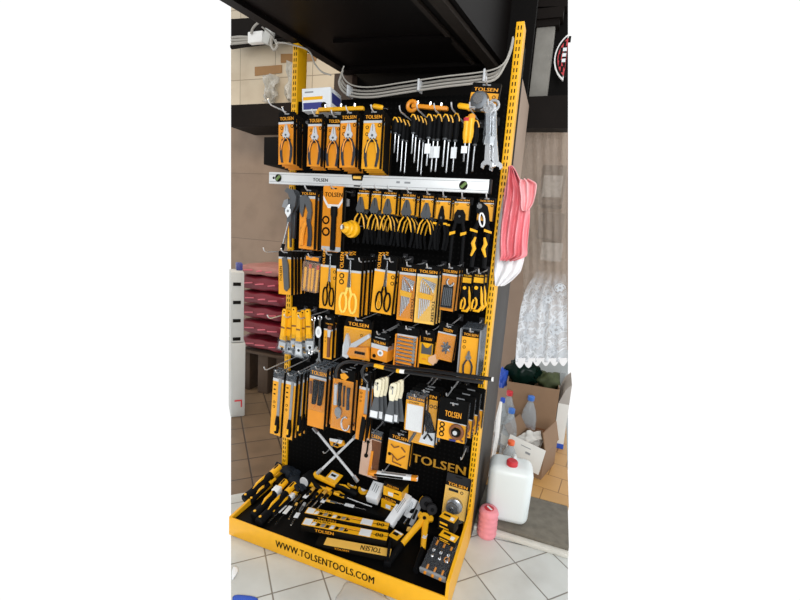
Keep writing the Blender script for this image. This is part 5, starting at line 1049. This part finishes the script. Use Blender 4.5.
o, w_, h_ = carton('white_carton', 'white and blue tub box at the far right edge behind the small box', (558.5, 403), (564, 441), 1.15, .3, 'box_white', 0, 'box', z0=.075); MB().span(-w_/2-.001, w_/2+.001, -.002, .302, -.034, .0, 'blue').build('blue_base', o)
MB().prism([(-w_/2, h_), (w_/2, h_), (w_/2, h_+.14), (0, h_+.10)], 0, .3, 'shelfpale').build('grey_cover', o)
a, b = P(550, 372, 1.5), P(568, 405, 1.5); o = MB().prism([(-.05, -.12), (.055, -.12), (.05, .13), (.02, .13)], -.02, .02, 'roompale').build('pale_board'); o.location = P(556, 388, 1.5); tag(o, 'pale board leaning at the right behind the camouflage bag', 'board')
# open small white box with paper in it
o, w_, h_ = carton('open_carton', 'open brown carton with white front standing behind the water jug', (509, 442), (541, 484), .72, .24, 'box_card', -.30, z0=ZF)
f = MB().box((0, -.002, -.045), (w_*1.05, .006, .15), 'box_white', None, .001).box((.02, -.006, -.03), (.03, .002, .012), 'grey').box((0, -.006, .0), (.06, .002, .004), 'grey').build('front_flap', o); f.location = (-.0, -.012, h_+.0); f.rotation_euler = (-.2, .1, 0)
f = MB().box((0, 0, .04), (.006, .24, .10), 'box_card').build('side_flap', o); f.location = (-w_/2, .13, h_); f.rotation_euler = (0, -.6, 0); f = MB().box((0, 0, .05), (.006, .24, .12), 'box_card').build('side_flap', o); f.location = (w_/2, .13, h_); f.rotation_euler = (0, -.25, 0)
b_ = blob('kraft_paper', 'crumpled kraft paper sticking out of the open white fronted carton', (532, 440), .84, (.13, .10, .10), 'box_white', 'paper', 9, .6)
# bottles
def bottle(label, px, y_base, Y, h, r, cap, liquid=None):
    p = P(*px, Y); o = thing('plastic_bottle', label, 'bottle', (p.x, Y, p.z-h), (0, 0, 0), 'clear plastic bottles beside the boxes')
    MB().lathe([(r*.8, 0), (r, .012), (r*.97, h*.25), (r*.93, h*.3), (r, h*.35), (r, h*.58), (r*.85, h*.72), (r*.45, h*.86), (r*.34, h*.9), (r*.34, h*.93)], 'bottle', None, 18).build('bottle_body', o)
    MB().lathe([(r*.42, h*.92), (r*.44, h*.925), (r*.44, h*.995), (r*.38, h)], cap, None, 14).build('cap', o)
    if liquid: MB().lathe([(r*.75, .006), (r*.94, .016), (r*.9, h*.28), (r*.93, h*.4)], liquid, None, 16).build('liquid', o)
    else: MB().lathe([(r*1.01, h*.36), (r*1.01, h*.54)], 'film', None, 18).build('label_band', o)
bottle('red capped clear bottle behind the blue capped ones', (510, 391), 430, 1.02, P(510, 391, 1.02).z-ZF, .048, 'red'); bottle('blue capped bottle holding brown liquid in front of the cardboard box', (531.5, 396), 430, 1.04, P(531, 396, 1.04).z-ZF, .05, 'bluecap', 'brown')
bottle('pale blue capped bottle left of the open carton', (512, 408.5), 445, .80, P(512, 408, .8).z-ZF, .046, 'bluecap'); bottle('small dark blue capped bottle nearest the door jamb', (503, 398), 430, .92, P(503, 398, .92).z-ZF, .035, 'blue'); bottle('orange capped bottle directly behind the water jug', (511.5, 440.5), 470, .50, P(511, 440, .50).z-ZF, .044, 'orangecap')
p = P(501, 402, .70); o = thing('white_plastic_pipe', 'white bent plastic strip standing between the door jamb and the bottles', 'strip', p); MB().tube([(0, 0, 0), (-.004, 0, -.1), (.0, 0, -.22), (-.01, 0, ZF-p.z)], [.008, .014, .012, .01], 'white', 8).build('strip', o)
# water jug
o = thing('water_jug', 'large white plastic jerrycan with red cap standing on the stone sill', 'jerrycan', (.152, .270, ZF), (0, 0, .10))
bm = bmesh.new(); bmesh.ops.create_cube(bm, size=1, matrix=Matrix.Diagonal((.212, .165, .295, 1))); bmesh.ops.bevel(bm, geom=bm.edges[:], offset=.042, segments=5, profile=.5, affect='EDGES'); bm.verts.index_update()
vs = [(v.co.x*(1-.03*(v.co.z < -.08)), v.co.y*(1-.03*(v.co.z < -.08)), v.co.z+.1475) for v in bm.verts]; fs = [[v.index for v in f.verts] for f in bm.faces]; bm.free()
MB().add(vs, fs, 'jug').build('jug_body', o, 80)
MB().lathe([(.03, .28), (.03, .292), (.026, .294)], 'jug', Matrix.Translation((.0, -.03, 0)), 18).build('neck', o); MB().lathe([(.026, .292), (.0275, .294), (.0275, .312), (.022, .318)], 'red', Matrix.Translation((.0, -.03, 0)), 20).build('cap', o)
MB().tube([(.01, .065, .27), (.012, .055, .30), (.012, .02, .305), (.01, .0, .285)], .010, 'jug', 10).build('handle', o)
# pink thread cone on the floor
o = thing('thread_spool', 'pink thread spool standing on the floor tiles in front of the jug', 'thread spool', (.080, .135, 0)); o.scale = (1.22, 1.22, 1.08)
pr = [(.034, 0), (.037, .006)]+[(.0375+.0016*math.sin(k*1.9), .01+k*.0072) for k in range(16)]+[(.034, .126), (.031, .130)]
MB().lathe(pr, 'thread', None, 26).build('thread_winding', o, 60); MB().lathe([(.017, .129), (.019, .132), (.015, .1325)], 'red', None, 18).build('core', o)
MB().box((.002, 0, .1338), (.026, .007, .002), 'paper', Matrix.Rotation(-.7, 4, 'Z')).build('core_paper', o)
# ------------------------------------------------------------------ round emblem sign at the right edge
p = P(566.6, 56, .68); pts = []
cen = P(583, 56, .68); R_ = (cen.x-P(554.5, 56, .68).x); n = 40
ring = [(cen.x+R_*math.cos(t), cen.z+R_*1.02*math.sin(t)) for t in [PI*.5+k*PI/n for k in range(n+1)]]
def clip(ps): return [q_ for q_ in ps if q_[0] <= p.x]
o = thing('round_sign', 'round red and black shop sign with pale lettering at the upper right edge', 'sign', (p.x, .68, p.z))
def loc2(ps): return [(a-p.x, b-p.z) for a, b in ps]
def seg(k): rr = [(cen.x+R_*k*math.cos(t), cen.z+R_*k*math.sin(t)) for t in [PI*.5+j*PI/n for j in range(n+1)]]; return loc2(clip(rr))
MB().prism(seg(1.0), 0, .02, 'white').prism(seg(.95), -.002, 0, 'ink').prism(seg(.88), -.003, -.001, 'red').prism(seg(.72), -.004, -.002, 'ink').build('sign_board', o)
mb = MB()
for k in range(7): t = 2.3+.28*k; mb.box((cen.x-p.x+R_*.8*math.cos(t), -.0042, cen.z-p.z+R_*.8*math.sin(t)), (.012, .002, .03), 'ink', None)
for k in range(3): mb.box((-.012, -.0052, .03-k*.026), (.018, .002, .016), 'paper', None)
mb.build('sign_emblem', o)
# ------------------------------------------------------------------ bits on the floor
def sheet(name, label, px, m, cat, z=.004, amp=.006):
    pts = [Q(x, y, 0) for x, y in px]; c0 = sum(pts, Vector())/len(pts); rn = random.Random(3); vs = [(0, 0, z+amp)]+[(q_.x-c0.x, q_.y-c0.y, z*.3+rn.uniform(0, amp)) for q_ in pts]; n_ = len(pts)
    o = MB().add(vs, [(0, i+1, (i+1) % n_+1) for i in range(n_)], m).build(name, None, 70); o.location = c0; o.modifiers.new('s', 'SUBSURF').render_levels = 2; o.modifiers.new('t', 'SOLIDIFY').thickness = .003; return tag(o, label, cat)
sheet('plastic_film', 'clear plastic film lying on the tiles under the front panel lettering', [(345, 580), (360, 586), (385, 597), (400, 606), (330, 606), (337, 596), (343, 588)], 'film', 'plastic film')
sheet('white_rag', 'white scrap on the tiles at the lower left edge', [(231.5, 568), (236, 566), (239, 570), (237, 575), (233, 580), (231.5, 581)], 'paper', 'scrap')
sheet('blue_cloth', 'blue cloth edge lying at the bottom left corner', [(231.5, 595), (242, 596), (256, 597), (262, 603), (231.5, 606)], 'bluecloth', 'cloth', .01, .004)
p = Q(449, 598, .0); o = thing('rubber_stopper', 'small white knob under the right front corner of the tray', 'stopper', (.012, -.362, .0)); MB().lathe([(.012, 0), (.014, .006), (.012, .022), (.006, .026)], 'white', None, 14).build('knob', o)
